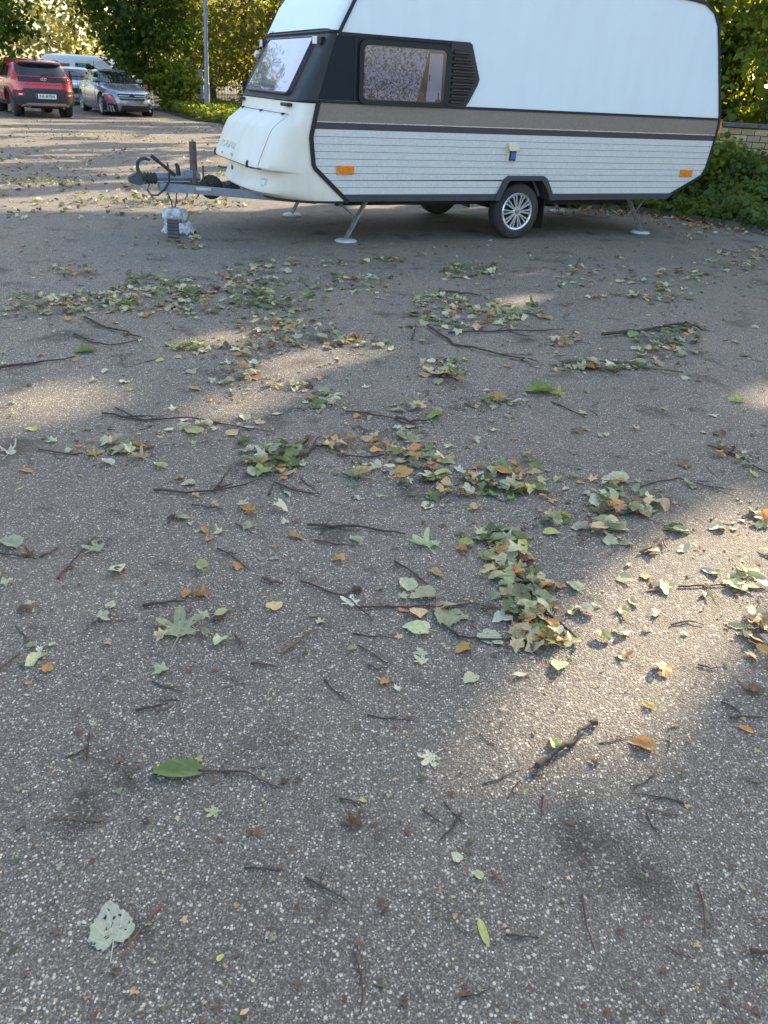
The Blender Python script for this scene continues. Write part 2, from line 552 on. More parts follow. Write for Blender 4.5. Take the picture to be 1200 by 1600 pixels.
def lit(G):
    """True where the photograph shows sun on the asphalt; G is an (n, 2) array of ground points"""
    G = np.asarray(G)
    P = np.concatenate([G, np.zeros((len(G), 1))], 1)
    out = np.zeros(len(G), bool)
    front = G[:, 1] > 0.3
    px = np.full((len(G), 2), -9999.0)
    px[front] = to_px(P[front])
    near = front & (G[:, 1] < 9) & (np.abs(G[:, 0]) < 8)
    for dx, dy in ((0, 0), (.13, 0), (-.13, 0), (0, .16), (0, -.16)):
        q = np.full((len(G), 2), -9999.0)
        q[near] = to_px(P[near] + np.array([dx, dy, 0]) * np.minimum(1, .45 + .12 * G[near, 1:2]))
        for pl in PATCH:
            out |= in_poly(q, pl)
    # streaky light beyond the shade edge at the left and behind the caravan
    a = G[:, 0] * math.sin(SUN_AZ) + G[:, 1] * math.cos(SUN_AZ)
    b = G[:, 0] * math.cos(SUN_AZ) - G[:, 1] * math.sin(SUN_AZ)
    st = vnoise(a * 0.45 + 3, b * 1.35, 5) * 0.6 + vnoise(a * 1.1, b * 2.9, 9) * 0.4
    vv = (G[:, 0] - CW[0]) * EV[0] + (G[:, 1] - CW[1]) * EV[1]
    beyond = (G[:, 1] > 10.0 + 0.25 * (G[:, 0] + 3)) & (vv > 2.3)
    first = beyond & (G[:, 1] < 12.2) & (G[:, 0] < 0)
    uu = (G[:, 0] - CW[0]) * EX[0] + (G[:, 1] - CW[1]) * EX[1]
    out |= beyond & (st > np.where(uu > 1.6, 0.46, 0.44))
    out |= first & (st > 0.30)
    return out

def leaf_cards(P, size, flat=0.35, fold=0.25):
    """two-triangle-pair leaves with a folded midrib at points P; returns verts (n*6,3), faces (n*2 quads)"""
    n = len(P)
    nrm = rng.normal(size=(n, 3)); nrm[:, 2] += flat * 2; nrm /= np.linalg.norm(nrm, axis=1)[:, None]
    a = rng.normal(size=(n, 3)); a -= (a * nrm).sum(1)[:, None] * nrm; a /= np.linalg.norm(a, axis=1)[:, None]
    b = np.cross(nrm, a)
    s = (size * rng.uniform(0.6, 1.3, n))[:, None]
    up = nrm * s * fold
    tip = P + a * s * 0.55; base = P - a * s * 0.45
    w = s * 0.40
    l0 = P - a * s * 0.22 + b * w + up; l1 = P + a * s * 0.18 + b * w * 0.85 + up
    r0 = P - a * s * 0.22 - b * w + up; r1 = P + a * s * 0.18 - b * w * 0.85 + up
    V = np.stack([base, tip, l1, l0, r0, r1], 1).reshape(-1, 3)
    i = np.arange(n)[:, None] * 6
    Fq = np.concatenate([i + np.array([0, 1, 2, 3]), i + np.array([0, 4, 5, 1])], 1).reshape(-1, 4)
    return V, Fq

def card_object(name, P, size, mat, parent, rnd=None, **kw):
    V, Fq = leaf_cards(P, size, **kw)
    me = bpy.data.meshes.new(name)
    me.vertices.add(len(V)); me.vertices.foreach_set('co', V.astype(np.float32).ravel())
    me.loops.add(Fq.size); me.loops.foreach_set('vertex_index', Fq.astype(np.int32).ravel())
    me.polygons.add(len(Fq)); me.polygons.foreach_set('loop_start', np.arange(0, Fq.size, 4, dtype=np.int32))
    me.update(calc_edges=True)
    if rnd is None:
        rnd = rng.uniform(0, 1, len(P))
    at = me.attributes.new('rnd', 'FLOAT', 'POINT')
    at.data.foreach_set('value', np.repeat(rnd, 6).astype(np.float32))
    me.validate()
    return link(name, me, mat, parent)

def clumped(n, ells, clump=60, spread=0.55, shell=0.55):
    """points in a set of ellipsoids (cx,cy,cz,rx,ry,rz), gathered in clumps towards the outside; returns points and clump shade"""
    vol = np.array([e[3] * e[4] * e[5] for e in ells]); pick = rng.choice(len(ells), n // clump + 1, p=vol / vol.sum())
    E = np.array(ells)[pick]
    d = rng.normal(size=(len(E), 3)); d /= np.linalg.norm(d, axis=1)[:, None]
    r = (shell + (1 - shell) * rng.uniform(0, 1, len(E)) ** 0.6)
    cc = E[:, :3] + d * r[:, None] * E[:, 3:]
    sh = rng.uniform(0, 1, len(E))
    P = np.repeat(cc, clump, 0)[:n]
    g = rng.normal(size=P.shape) * spread; g[:, 2] *= 0.55
    return P + g, np.repeat(sh, clump)[:n]

SHADERS = []      # trees of the sun-side row: their crowns are thinned where the photograph shows sun on the ground
def make_tree(name, label, x, y, h, ells, nleaf, size, mat, trunk_r=0.16, spread=0.55, gobo=False, clump=60, lean=(0, 0), group=None, fork=0.3, shell=0.45):
    root = thing(name, label, 'tree', (x, y, 0), 0, group)
    ells_l = [(e[0] - x, e[1] - y, *e[2:]) for e in ells]
    P, sh = clumped(nleaf, ells_l, clump, spread, shell)
    keep = P[:, 2] > 0.4
    P, sh = P[keep], sh[keep]
    tr = MB()
    top = Vector((lean[0], lean[1], h * 0.8))
    path = [(0, 0, -0.05), (top.x * .1 + .03, top.y * .1, h * .12), (top.x * .35 - .04, top.y * .35 + .04, h * .35), (top.x * .7, top.y * .7, h * .6), tuple(top)]
    tr.tube(path, [trunk_r * 1.35, trunk_r * 1.05, trunk_r * 0.8, trunk_r * 0.45, trunk_r * 0.12], 9)
    for k in range(14):
        e = ells_l[k % len(ells_l)]
        s = fork + (0.9 - fork) * random.random() * 0.75
        b0 = Vector((top.x * s, top.y * s, h * 0.8 * s))
        d = Vector((random.gauss(0, 1), random.gauss(0, 1), random.uniform(-.3, 1))).normalized()
        tip = Vector((e[0] + d.x * e[3] * .8, e[1] + d.y * e[4] * .8, e[2] + d.z * e[5] * .8))
        mid = b0.lerp(tip, .5) + Vector((random.gauss(0, .2), random.gauss(0, .2), random.gauss(.2, .2)))
        r0 = trunk_r * (0.55 - 0.35 * s)
        tr.tube([b0, b0.lerp(mid, .5), mid, mid.lerp(tip, .6), tip], [r0, r0 * .8, r0 * .55, r0 * .3, r0 * .1], 5, False)
    tr.build('trunk', M_BARK, root, True)
    rnd = np.clip(sh * 0.6 + rng.uniform(0, 0.4, len(P)), 0, 1)
    rec = dict(root=root, P=P, rnd=rnd, ells=ells, size=size, mat=mat, loc=np.array([x, y, 0.0]))
    if gobo:
        SHADERS.append(rec)
    else:
        card_object('crown', P, size, mat, root, rnd)
    return root

def finish_shaders():
    """drop leaves that would shade sunlit spots, add leaves where the shade is too thin"""
    sx, sy = SDIR[0] / SDIR[2], SDIR[1] / SDIR[2]
    cell = 0.16; x0, x1, y0, y1 = -8.0, 8.0, -1.0, 14.0
    nx, ny = int((x1 - x0) / cell), int((y1 - y0) / cell)
    cov = np.zeros((nx, ny))
    for t in SHADERS:
        Wp = t['P'] + t['loc']
        G = np.stack([Wp[:, 0] - sx * Wp[:, 2], Wp[:, 1] - sy * Wp[:, 2]], 1)
        k = ~lit(G)
        t['P'], t['rnd'], G = t['P'][k], t['rnd'][k], G[k]
        i = ((G[:, 0] - x0) / cell).astype(int); j = ((G[:, 1] - y0) / cell).astype(int)
        ok = (i >= 0) & (i < nx) & (j >= 0) & (j < ny)
        np.add.at(cov, (i[ok], j[ok]), t['size'] ** 2 * 0.35 / (cell * cell / math.sin(SUN_EL)) * 1.6)
    gx, gy = np.meshgrid(np.arange(nx), np.arange(ny), indexing='ij')
    C = np.stack([x0 + (gx.ravel() + .5) * cell, y0 + (gy.ravel() + .5) * cell], 1)
    thin = (cov.ravel() < 4.0) & ~lit(C)
    C = C[thin]; need = np.ceil((4.0 - cov.ravel()[thin]) / 1.1).astype(int)
    C = np.repeat(C, need, 0) + rng.uniform(-cell / 2, cell / 2, (need.sum(), 2))
    C = C[~lit(C)]
    best = np.full(len(C), 9.0); bt = np.zeros(len(C), int); bp = np.zeros((len(C), 3))
    for ti, t in enumerate(SHADERS):
        for e in t['ells']:
            ec = np.array(e[:3]); er = np.array(e[3:])
            o = np.concatenate([C, np.zeros((len(C), 1))], 1)
            q = (o - ec) / er; d = SDIR / er
            tt = -(q @ d) / (d @ d)
            m = np.linalg.norm(q + tt[:, None] * d, axis=1)
            half = np.sqrt(np.clip(1 - m * m, 0, 1) / (d @ d))
            pos = o + (tt + half * rng.uniform(-.85, .85, len(C)))[:, None] * SDIR
            better = (m < best) & (pos[:, 2] > 1.5)
            best[better] = m[better]; bt[better] = ti; bp[better] = pos[better]
    use = best < 1.15
    for ti, t in enumerate(SHADERS):
        s = use & (bt == ti)
        P = np.concatenate([t['P'], bp[s] - t['loc']]); rd = np.concatenate([t['rnd'], rng.uniform(0, 1, s.sum())])
        sz = t['size'] * np.ones(len(P)); sz[len(t['P']):] = np.maximum(t['size'], 0.22)
        card_object('crown', P, sz, t['mat'], t['root'], rd)
    print('shade fill', len(C), 'used', int(use.sum()))


# ------------------------------------------------------------------ caravan
W = 2.1
M_WHITE = paint('caravan_white', (0.755, 0.81, 0.835), 0.36, var=0.025, scale=2.2, dirt=0.07, bump=0.10, bscale=2.5)
M_CREAM = paint('cream_grp', (0.80, 0.735, 0.62), 0.42, var=0.04, scale=4, dirt=0.14)
M_SILVER = paint('stucco_aluminium', (0.63, 0.615, 0.58), 0.42, metal=0.10, var=0.10, scale=55, bump=0.35, bscale=150)
M_TAUPE = paint('taupe_aluminium', (0.245, 0.20, 0.165), 0.5, metal=0.15, var=0.12, scale=50, bump=0.3, bscale=150, dirt=0.2)
M_STRIPE = paint('dark_stripe', (0.045, 0.038, 0.042), 0.45, var=0.1)
M_TRIM = paint('black_trim', (0.014, 0.016, 0.020), 0.5, var=0.2, spec=0.35)
M_SKIRT = paint('dark_grey_skirt', (0.040, 0.045, 0.052), 0.45, var=0.15)
M_NAVY = paint('navy_panel', (0.007, 0.012, 0.018), 0.45, var=0.2, spec=0.25)
M_PILLAR = paint('front_band_black', (0.020, 0.022, 0.025), 0.6, var=0.3, scale=6, dirt=0.15)
M_VENT = paint('brown_vent', (0.030, 0.022, 0.022), 0.5, var=0.15)
M_AMBER = paint('amber_lens', (0.75, 0.22, 0.01), 0.25, var=0.2, scale=60)
M_RED = paint('red_lens', (0.45, 0.02, 0.02), 0.25, var=0.1)
M_LENS = paint('clear_lens', (0.75, 0.75, 0.72), 0.2, var=0.1)
M_GALV = paint('galvanised_steel', (0.20, 0.235, 0.27), 0.5, metal=0.35, var=0.22, scale=14, bump=0.15, dirt=0.25)
M_RUST = paint('rusty_tube', (0.13, 0.085, 0.065), 0.7, metal=0.2, var=0.45, scale=22, bump=0.3)
M_STEEL = paint('worn_steel', (0.22, 0.22, 0.21), 0.5, metal=0.4, var=0.3, scale=20, dirt=0.3)
M_CHROME = paint('hub_cap_silver', (0.62, 0.63, 0.64), 0.28, metal=0.75, var=0.06)
M_BLACKMETAL = paint('underbody_black', (0.014, 0.014, 0.015), 0.8, var=0.3)
M_PLATE = paint('white_foot_plate', (0.55, 0.55, 0.53), 0.6, var=0.15, dirt=0.3)
M_IVORY = paint('ivory_plastic', (0.62, 0.55, 0.36), 0.45, var=0.06)
M_BLUE = paint('blue_socket', (0.02, 0.13, 0.42), 0.35, var=0.1)
M_BLIND = paint('lilac_blind', (0.56, 0.54, 0.61), 0.6, var=0.04)
M_PANE = glass_mat('tinted_acrylic', (0.86, 0.86, 0.91), 0.02, 0.02)

def front_window_mat():
    mt, nt, b = new_mat('purple_mirror_acrylic')
    b.inputs['Base Color'].default_value = (0.43, 0.37, 0.48, 1)
    b.inputs['Metallic'].default_value = 0.62
    b.inputs['Roughness'].default_value = 0.035
    tc = N(nt, 'ShaderNodeTexCoord'); ns = N(nt, 'ShaderNodeTexNoise'); ns.inputs['Scale'].default_value = 2.2; ns.inputs['Detail'].default_value = 1
    nt.links.new(tc.outputs['Object'], ns.inputs['Vector'])
    bp = N(nt, 'ShaderNodeBump'); bp.inputs['Strength'].default_value = 0.25; bp.inputs['Distance'].default_value = 0.02
    nt.links.new(ns.outputs[0], bp.inputs['Height']); nt.links.new(bp.outputs[0], b.inputs['Normal'])
    return mt

def curtain_mat():
    mt, nt, b = new_mat('lace_curtain')
    tc = N(nt, 'ShaderNodeTexCoord')
    v = N(nt, 'ShaderNodeTexVoronoi'); v.inputs['Scale'].default_value = 22; v.inputs['Randomness'].default_value = 0.9
    nt.links.new(tc.outputs['Object'], v.inputs['Vector'])
    ns = N(nt, 'ShaderNodeTexNoise'); ns.inputs['Scale'].default_value = 19; ns.inputs['Detail'].default_value = 2; ns.inputs['Distortion'].default_value = 2.6
    nt.links.new(tc.outputs['Object'], ns.inputs['Vector'])
    r1 = ramp(nt, ns.outputs[0], [(0.43, (0.075, 0.07, 0.09)), (0.47, (0.24, 0.23, 0.27)), (0.53, (0.56, 0.54, 0.60)), (0.62, (0.68, 0.66, 0.72))])
    r2 = ramp(nt, v.outputs['Distance'], [(0.15, (0.55, 0.55, 0.55)), (0.45, (1, 1, 1))])
    c = mixc(nt, 1.0, r1.outputs[0], r2.outputs[0], 'MULTIPLY')
    nt.links.new(c, b.inputs['Base Color']); b.inputs['Roughness'].default_value = 0.9
    return mt

UJ = [(0.44, -2.125), (0.773, -2.521), (1.042, -2.557), (1.35, -2.485), (1.954, -2.283), (2.222, -2.133), (2.38, -2.00), (2.47, -1.86), (2.53, -1.68), (2.56, -1.4)]
UR = [(0.44, 2.216), (0.504, 2.304), (0.709, 2.736), (0.808, 2.791), (0.972, 2.812), (1.156, 2.836), (1.3, 2.841), (1.407, 2.825), (1.615, 2.754), (2.078, 2.588), (2.331, 2.49), (2.45, 2.394), (2.525, 2.241), (2.547, 2.04), (2.56, 1.7)]
uj = lambda z: interp(UJ, z)
ur = lambda z: interp(UR, z)
CARA = thing('caravan', 'large white and silver touring caravan parked on the asphalt', 'caravan', (CW[0], CW[1], 0), TH)

# shell: side outline extruded across, notched for the wheels
ARCH = [(-0.33, 0.44), (-0.30, 0.50), (-0.207, 0.655), (-0.17, 0.676), (0.28, 0.676), (0.325, 0.65), (0.425, 0.50), (0.45, 0.44)]
prof = [(u, z) for z, u in UJ] + [(u, z) for z, u in reversed(UR)]
front_bottom = prof[0]
outline = prof + list(reversed(ARCH))
sh_mb = MB().prism(outline, 0.0, W, 'y')
shell = sh_mb.build('body_shell', M_WHITE, CARA)
MB().prism([(-2.0, .425), (2.15, .425), (2.15, .7), (-2.0, .7)], 0.27, W - 0.27, 'y').build('floor_pan', M_BLACKMETAL, CARA)

def along(tab, z0, z1, n=14):
    zs = sorted(set(list(np.linspace(z0, z1, n)) + [t[0] for t in tab if z0 <= t[0] <= z1]))
    return [(interp(tab, z), z) for z in zs]

def arch_u(z, side):
    if z > 0.676: return None
    return interp([(0.44, -0.33), (0.50, -0.30), (0.655, -0.207), (0.676, -0.17)], z) if side < 0 else interp([(0.44, 0.45), (0.50, 0.425), (0.65, 0.325), (0.676, 0.28)], z)

def strip(name, z0, z1, mat, d0, d1, parent=CARA, bevel=0.0):
    """horizontal band on both long sides, cut round the wheel arch; d = how proud it stands"""
    obs = []
    for near in (True, False):
        a0, a1 = (-d1, -d0) if near else (W + d0, W + d1)
        spans = []
        if z0 >= 0.676:
            spans.append(([(u, z) for u, z in along(UJ, z0, z1)], [(u, z) for u, z in along(UR, z0, z1)]))
        elif z1 <= 0.676:
            spans.append(([(u, z) for u, z in along(UJ, z0, z1)], [(arch_u(z, -1), z) for z in np.linspace(z0, z1, 4)]))
            spans.append(([(arch_u(z, 1), z) for z in np.linspace(z0, z1, 4)], [(u, z) for u, z in along(UR, z0, z1)]))
        else:
            l = along(UJ, z0, z1); r = along(UR, z0, z1)
            poly = l + list(reversed(r)) + [(p[0], max(p[1], z0)) for p in reversed(ARCH) if p[1] >= z0 - 0.02]
            obs.append(MB().prism(poly, a0, a1, 'y').build(name, mat, parent))
            continue
        for l, r in spans:
            obs.append(MB().prism(l + list(reversed(r)), a0, a1, 'y').build(name, mat, parent))
    return obs

# silver siding planks with recessed joints, dark stripe, taupe band, rails
ph = (1.118 - 0.504) / 9
for i in range(9):
    strip('siding_plank', 0.504 + i * ph + 0.0022, 0.504 + (i + 1) * ph - 0.0022, M_SILVER, 0.001, 0.006)
strip('siding_backing', 0.503, 1.119, M_SKIRT, -0.004, 0.002)
strip('stripe', 1.12, 1.178, M_STRIPE, 0.001, 0.007)
strip('bright_moulding', 1.179, 1.186, M_CHROME, 0.001, 0.010)
strip('taupe_band', 1.187, 1.348, M_TAUPE, 0.001, 0.006)
strip('belt_rail', 1.349, 1.374, M_TRIM, 0.001, 0.016)
strip('skirt_rail', 0.425 + 0.013, 0.503, M_SKIRT, 0.001, 0.028)

def trim_line(name, pts, w, mat, v0=-0.012, parent=CARA, closed=False):
    """flat moulding of width w following pts (u, z) on the near side"""
    P = [Vector((p[0], p[1])) for p in pts]
    L = []; Rr = []
    for i, p in enumerate(P):
        d = (P[min(i + 1, len(P) - 1)] - P[max(i - 1, 0)]).normalized()
        nrm = Vector((-d.y, d.x))
        L.append(p + nrm * w / 2); Rr.append(p - nrm * w / 2)
    poly = [(q.x, q.y) for q in L] + [(q.x, q.y) for q in reversed(Rr)]
    o = MB().prism(poly, v0, 0.004, 'y').build(name, mat, parent)
    MB().prism(poly, W - 0.004, W - v0, 'y').build(name, mat, parent)
    return o
rear_pts = [(u, z) for z, u in UR]
front_up = [(u, z) for z, u in UJ if z >= 1.95]
trim_line('corner_moulding', [(u + (-.012 if z > .5 else 0), z) for u, z in rear_pts], 0.026, M_TRIM, -0.018)
trim_line('corner_moulding', [(u + .012, z) for u, z in front_up], 0.030, M_TRIM, -0.018)
trim_line('front_joint_moulding', [(-2.135, 0.43), (-2.509, 0.755), (-2.525, 0.79), (-2.552, 1.03), (-2.545, 1.075), (-2.478, 1.352)], 0.042, M_TRIM, -0.020)

# front: cream cap with gas locker, black band with window, white upper cap
def se(t, p):
    c, s = math.cos(t), math.sin(t)
    return 0.5 - 0.5 * math.copysign(abs(c) ** (2 / p), c), abs(s) ** (2 / p)
def front_surface(z, t, uf, p):
    v, b = se(t, p)
    return (uj(z) + (uf - uj(z)) * b, v * W, z)
CAP = [(0.440, -2.93, 3.2), (0.455, -3.00, 3.2), (0.490, -3.055, 3.4), (0.53, -3.045, 3.6), (0.58, -3.0, 4.0), (0.655, -2.965, 4.4), (0.700, -2.965, 4.6), (0.712, -3.05, 4.8), (0.722, -3.088, 4.8), (0.74, -3.10, 4.8), (0.80, -3.075, 4.8), (0.92, -3.015, 4.8), (1.03, -2.958, 4.8), (1.085, -2.925, 4.8), (1.115, -2.895, 4.8), (1.15, -2.845, 4.8), (1.19, -2.785, 4.8), (1.215, -2.75, 4.8), (1.235, -2.73, 4.8), (1.28, -2.715, 4.8), (1.349, -2.71, 4.8)]
def cap_row(z):
    return interp([(a, b) for a, b, c in CAP], z), interp([(a, c) for a, b, c in CAP], z)
NT = 44
mb = MB()
vs = []; fs = []
for z, uf, p in CAP:
    for k in range(NT + 1):
        vs.append(front_surface(z, math.pi * k / NT, uf, p))
nz = len(CAP)
for j in range(nz - 1):
    for k in range(NT):
        fs.append((j * (NT + 1) + k, j * (NT + 1) + k + 1, (j + 1) * (NT + 1) + k + 1, (j + 1) * (NT + 1) + k))
fs.append(tuple(range(NT + 1)))
cap = mb.add(vs, fs).build('front_panel', M_CREAM, CARA, True, angle=32)
tag(cap, 'cream moulded front panel with gas locker')
MB().prism([(front_surface(0.44, math.pi * k / 24, -2.90, 3.2)[0], front_surface(0.44, math.pi * k / 24, -2.90, 3.2)[1]) for k in range(25)], 0.415, 0.439, 'z').build('under_edge', M_TRIM, CARA)

def t_for_v(v, p):
    f = 1 - 2 * v / W
    return math.acos(math.copysign(abs(f) ** (p / 2), f))
def on_cap(v, z, off=0.0):
    uf, p = cap_row(z)
    q = front_surface(z, t_for_v(v, p), uf, p)
    return Vector((q[0] - off, q[1], q[2]))
# locker lid: follows the panel, 7 mm proud, returned edges
def sheet_on(fn, a0, a1, b0, b1, na, nb, off, back):
    vs = []; fs = []
    for j in range(nb + 1):
        for i in range(na + 1):
            vs.append(fn(a0 + (a1 - a0) * i / na, b0 + (b1 - b0) * j / nb, off))
    for j in range(nb):
        for i in range(na):
            k = j * (na + 1) + i
            fs.append((k, k + 1, k + na + 2, k + na + 1))
    ring = [i for i in range(na + 1)] + [j * (na + 1) + na for j in range(1, nb + 1)] + [nb * (na + 1) + i for i in range(na - 1, -1, -1)] + [j * (na + 1) for j in range(nb - 1, 0, -1)]
    o = len(vs)
    for r in ring:
        j, i = divmod(r, na + 1)
        vs.append(fn(a0 + (a1 - a0) * i / na, b0 + (b1 - b0) * j / nb, off - back))
    for k in range(len(ring)):
        k2 = (k + 1) % len(ring)
        fs.append((ring[k], ring[k2], o + k2, o + k))
    return vs, fs
lid = MB().add(*sheet_on(on_cap, 0.20, 1.90, 0.733, 1.226, 30, 22, 0.009, 0.016)).build('gas_locker_lid', M_CREAM, CARA, True, angle=40)
MB().tube([on_cap(0.16 + 1.78 * i / 30, 0.728, 0.004) for i in range(31)], 0.0055, 5).build('lid_seal', M_TRIM, lid)
MB().tube([on_cap(0.20, z, 0.003) for z in np.linspace(0.73, 1.23, 26)], 0.0016, 4).build('lid_seam', M_TAUPE, lid)
MB().tube([on_cap(1.905, z, 0.003) for z in np.linspace(0.73, 1.23, 26)], 0.004, 4).build('lid_seam', M_SKIRT, lid)
MB().tube([on_cap(0.20 + 1.7 * i / 24, 1.229, 0.004) for i in range(25)], 0.0035, 4).build('lid_seam', M_SKIRT, lid)
for v in (0.30, 1.02, 1.76):
    p = on_cap(v, 1.228, 0.016)
    MB().box(p, (0.03, 0.055, 0.018), bev=0.004).build('hinge', M_BLACK, lid)
for v in (0.42, 1.86):
    a = on_cap(v, 0.785, 0.016); b = on_cap(v, 0.735, 0.022); c = on_cap(v, 0.70, 0.012)
    mbl = MB().tube([a, a.lerp(b, .5), b, c], [0.008, 0.016, 0.017, 0.008], 6)
    mbl.build('rubber_catch', M_BLACK, lid)
a = on_cap(1.0, 0.80, 0.016); b = on_cap(1.0, 0.715, 0.03)
MB().box(a.lerp(b, .5), (0.012, 0.035, 0.10), Matrix.Rotation(-0.3, 3, 'Y')).build('hasp', M_CHROME, lid)
pdl = MB().box(b + Vector((-.008, 0, -.055)), (0.02, 0.042, 0.045), bev=.006).build('padlock', M_STEEL, lid)
MB().tube([b + Vector((-.008, .014 * math.cos(t), -.035 + .032 * math.sin(t))) for t in np.linspace(0, math.pi, 9)], .0035, 5).build('shackle', M_CHROME, pdl)
p = on_cap(1.42, 0.775, 0.012)
MB().lathe([(0.0, 0), (0.011, 0), (0.011, 0.012)], 10, (p.x - .004, p.y, p.z), 'x').build('lock_cylinder', M_STEEL, lid)
# raised lettering in the same cream
lm = text_mesh('SOLIFER', 0.125, 0.006)
lo = link('lettering', lm, M_CREAM, lid)
pa = on_cap(1.3, 0.80); pb = on_cap(1.3, 0.95)
zax = (pb - pa).normalized(); xax = Vector((0, -1, 0)); nrm = xax.cross(zax)
pc = on_cap(1.3, 0.868, 0.013)
mt4 = Matrix.Identity(4)
for i in range(3):
    mt4[i][0] = xax[i] * 1.35; mt4[i][1] = zax[i] * 0.8; mt4[i][2] = nrm[i]; mt4[i][3] = pc[i]
lo.matrix_local = mt4
tag(lo, 'raised cream letters reading SOLIFER')
# small socket plate low on the cap, grab handles
p = on_cap(0.30, 0.585, 0.006)
MB().box(p, (0.014, 0.085, 0.085), Matrix.Rotation(0.55, 3, 'Z'), bev=.006).build('reflector_holder', M_PLATE, CARA)
MB().box(p + Vector((-.009, 0.004, 0)), (0.008, 0.05, 0.05), Matrix.Rotation(0.55, 3, 'Z')).build('reflector', M_LENS, CARA)
for v in (0.24, 1.86):
    p = on_cap(v, 1.315, 0.035)
    h = MB().box(p, (0.05, 0.16, 0.032), Matrix.Rotation(0.12 if v < 1 else -.12, 3, 'Z'), bev=.008)
    for dv in (-.06, .06):
        h.box(p + Vector((.03, dv, 0)), (0.05, .03, .028))
    h.build('grab_handle', M_BLACK, CARA)

# black band with the big front window
BAND = [(1.352, -2.705, 4.8), (1.45, -2.65, 5.4), (1.60, -2.56, 6.2), (1.75, -2.472, 7.5), (1.88, -2.397, 9), (1.954, -2.352, 10)]
def on_band(v, z, off=0.0):
    uf = interp([(a, b) for a, b, c in BAND], z); p = interp([(a, c) for a, b, c in BAND], z)
    q = front_surface(z, t_for_v(min(max(v, 0), W), p), uf, p)
    return Vector((q[0] - off, q[1], q[2] + off * 0.5))
zz = np.linspace(1.352, 1.953, 13)
mb = MB(); vs = []; fs = []
for z in zz:
    uf = interp([(a, b) for a, b, c in BAND], z); p = interp([(a, c) for a, b, c in BAND], z)
    for k in range(NT + 1):
        vs.append(front_surface(z, math.pi * k / NT, uf, p))
for j in range(len(zz) - 1):
    for k in range(NT):
        fs.append((j * (NT + 1) + k, j * (NT + 1) + k + 1, (j + 1) * (NT + 1) + k + 1, (j + 1) * (NT + 1) + k))
mb.add(vs, fs).build('front_band', M_PILLAR, CARA, True)
# trim lines above and below the band, wrapping round the corner
for nm, z, rr in (('band_moulding', 1.957, 0.014), ('band_moulding', 1.352, 0.013)):
    uf = interp([(a, b) for a, b, c in BAND], z); p = interp([(a, c) for a, b, c in BAND], z)
    pts = [front_surface(z, math.pi * k / 60, uf - .003, p) for k in range(61)]
    MB().tube([(q[0], min(max(q[1], -.002), W + .002), q[2]) for q in pts], rr, 6).build(nm, M_TRIM, CARA)

def rounded_quad(fn, a0, a1, b0, b1, skew, r, off, back, nseg=6, n=8):
    """filled rounded window shape on a surface fn(v, z, off); skew narrows the top"""
    pts = []
    for (ca, cb, s0) in ((a1 - r, b1 - r, 0), (a0 + r, b1 - r, 90), (a0 + r, b0 + r, 180), (a1 - r, b0 + r, 270)):
        for k in range(nseg + 1):
            t = R(s0 + 90 * k / nseg)
            pts.append((ca + r * math.cos(t), cb + r * math.sin(t)))
    cm = (a0 + a1) / 2
    sk = lambda a, b: cm + (a - cm) * (1 - skew * (b - b0) / (b1 - b0))
    pts = [(sk(a, b), b) for a, b in pts]
    ca, cb = cm, (b0 + b1) / 2
    vs = []; fs = []; m_ = len(pts)
    for j in range(n + 1):
        s = j / n
        for a, b in pts:
            vs.append(fn(ca + (a - ca) * s, cb + (b - cb) * s, off) if j else fn(ca, cb, off))
    for j in range(n):
        for k in range(m_):
            fs.append((j * m_ + k, j * m_ + (k + 1) % m_, (j + 1) * m_ + (k + 1) % m_, (j + 1) * m_ + k))
    o = len(vs)
    for a, b in pts:
        vs.append(fn(a, b, off - back))
    for k in range(m_):
        fs.append((n * m_ + k, n * m_ + (k + 1) % m_, o + (k + 1) % m_, o + k))
    return vs, fs, pts
FWIN = (0.30, 1.80, 1.402, 1.905)
v_, f_, pts = rounded_quad(on_band, *FWIN, 0.03, 0.05, 0.024, 0.026)
fw = MB().add(v_, f_).build('front_window', front_window_mat(), CARA, True, angle=30)
MB().tube([on_band(a, b, 0.020) for a, b in pts] + [on_band(*pts[0], 0.020)], 0.013, 6).build('window_seal', M_STRIPE, fw)
# upper white cap
zz = np.array([1.957, 2.0, 2.06, 2.14, 2.222, 2.29, 2.34, 2.38, 2.42, 2.45, 2.48, 2.51, 2.535, 2.555])
mb = MB(); vs = []; fs = []
for z in zz:
    for k in range(NT + 1):
        q = front_surface(z, math.pi * k / NT, uj(z) - 0.068, 11)
        vs.append((q[0], q[1], q[2] + 0.03 * math.sin(math.pi * k / NT)))
for j in range(len(zz) - 1):
    for k in range(NT):
        fs.append((j * (NT + 1) + k, j * (NT + 1) + k + 1, (j + 1) * (NT + 1) + k + 1, (j + 1) * (NT + 1) + k))
mb.add(vs, fs).build('front_roof_cap', M_WHITE, CARA, True)
MB().grid(lambda a, b: (-1.47 + 3.2 * a, W * b, 2.556 + 0.05 * math.sin(math.pi * b) * math.sin(math.pi * min(1, a * 1.0)) + 0.004), 12, 8).build('roof', M_WHITE, CARA, True)
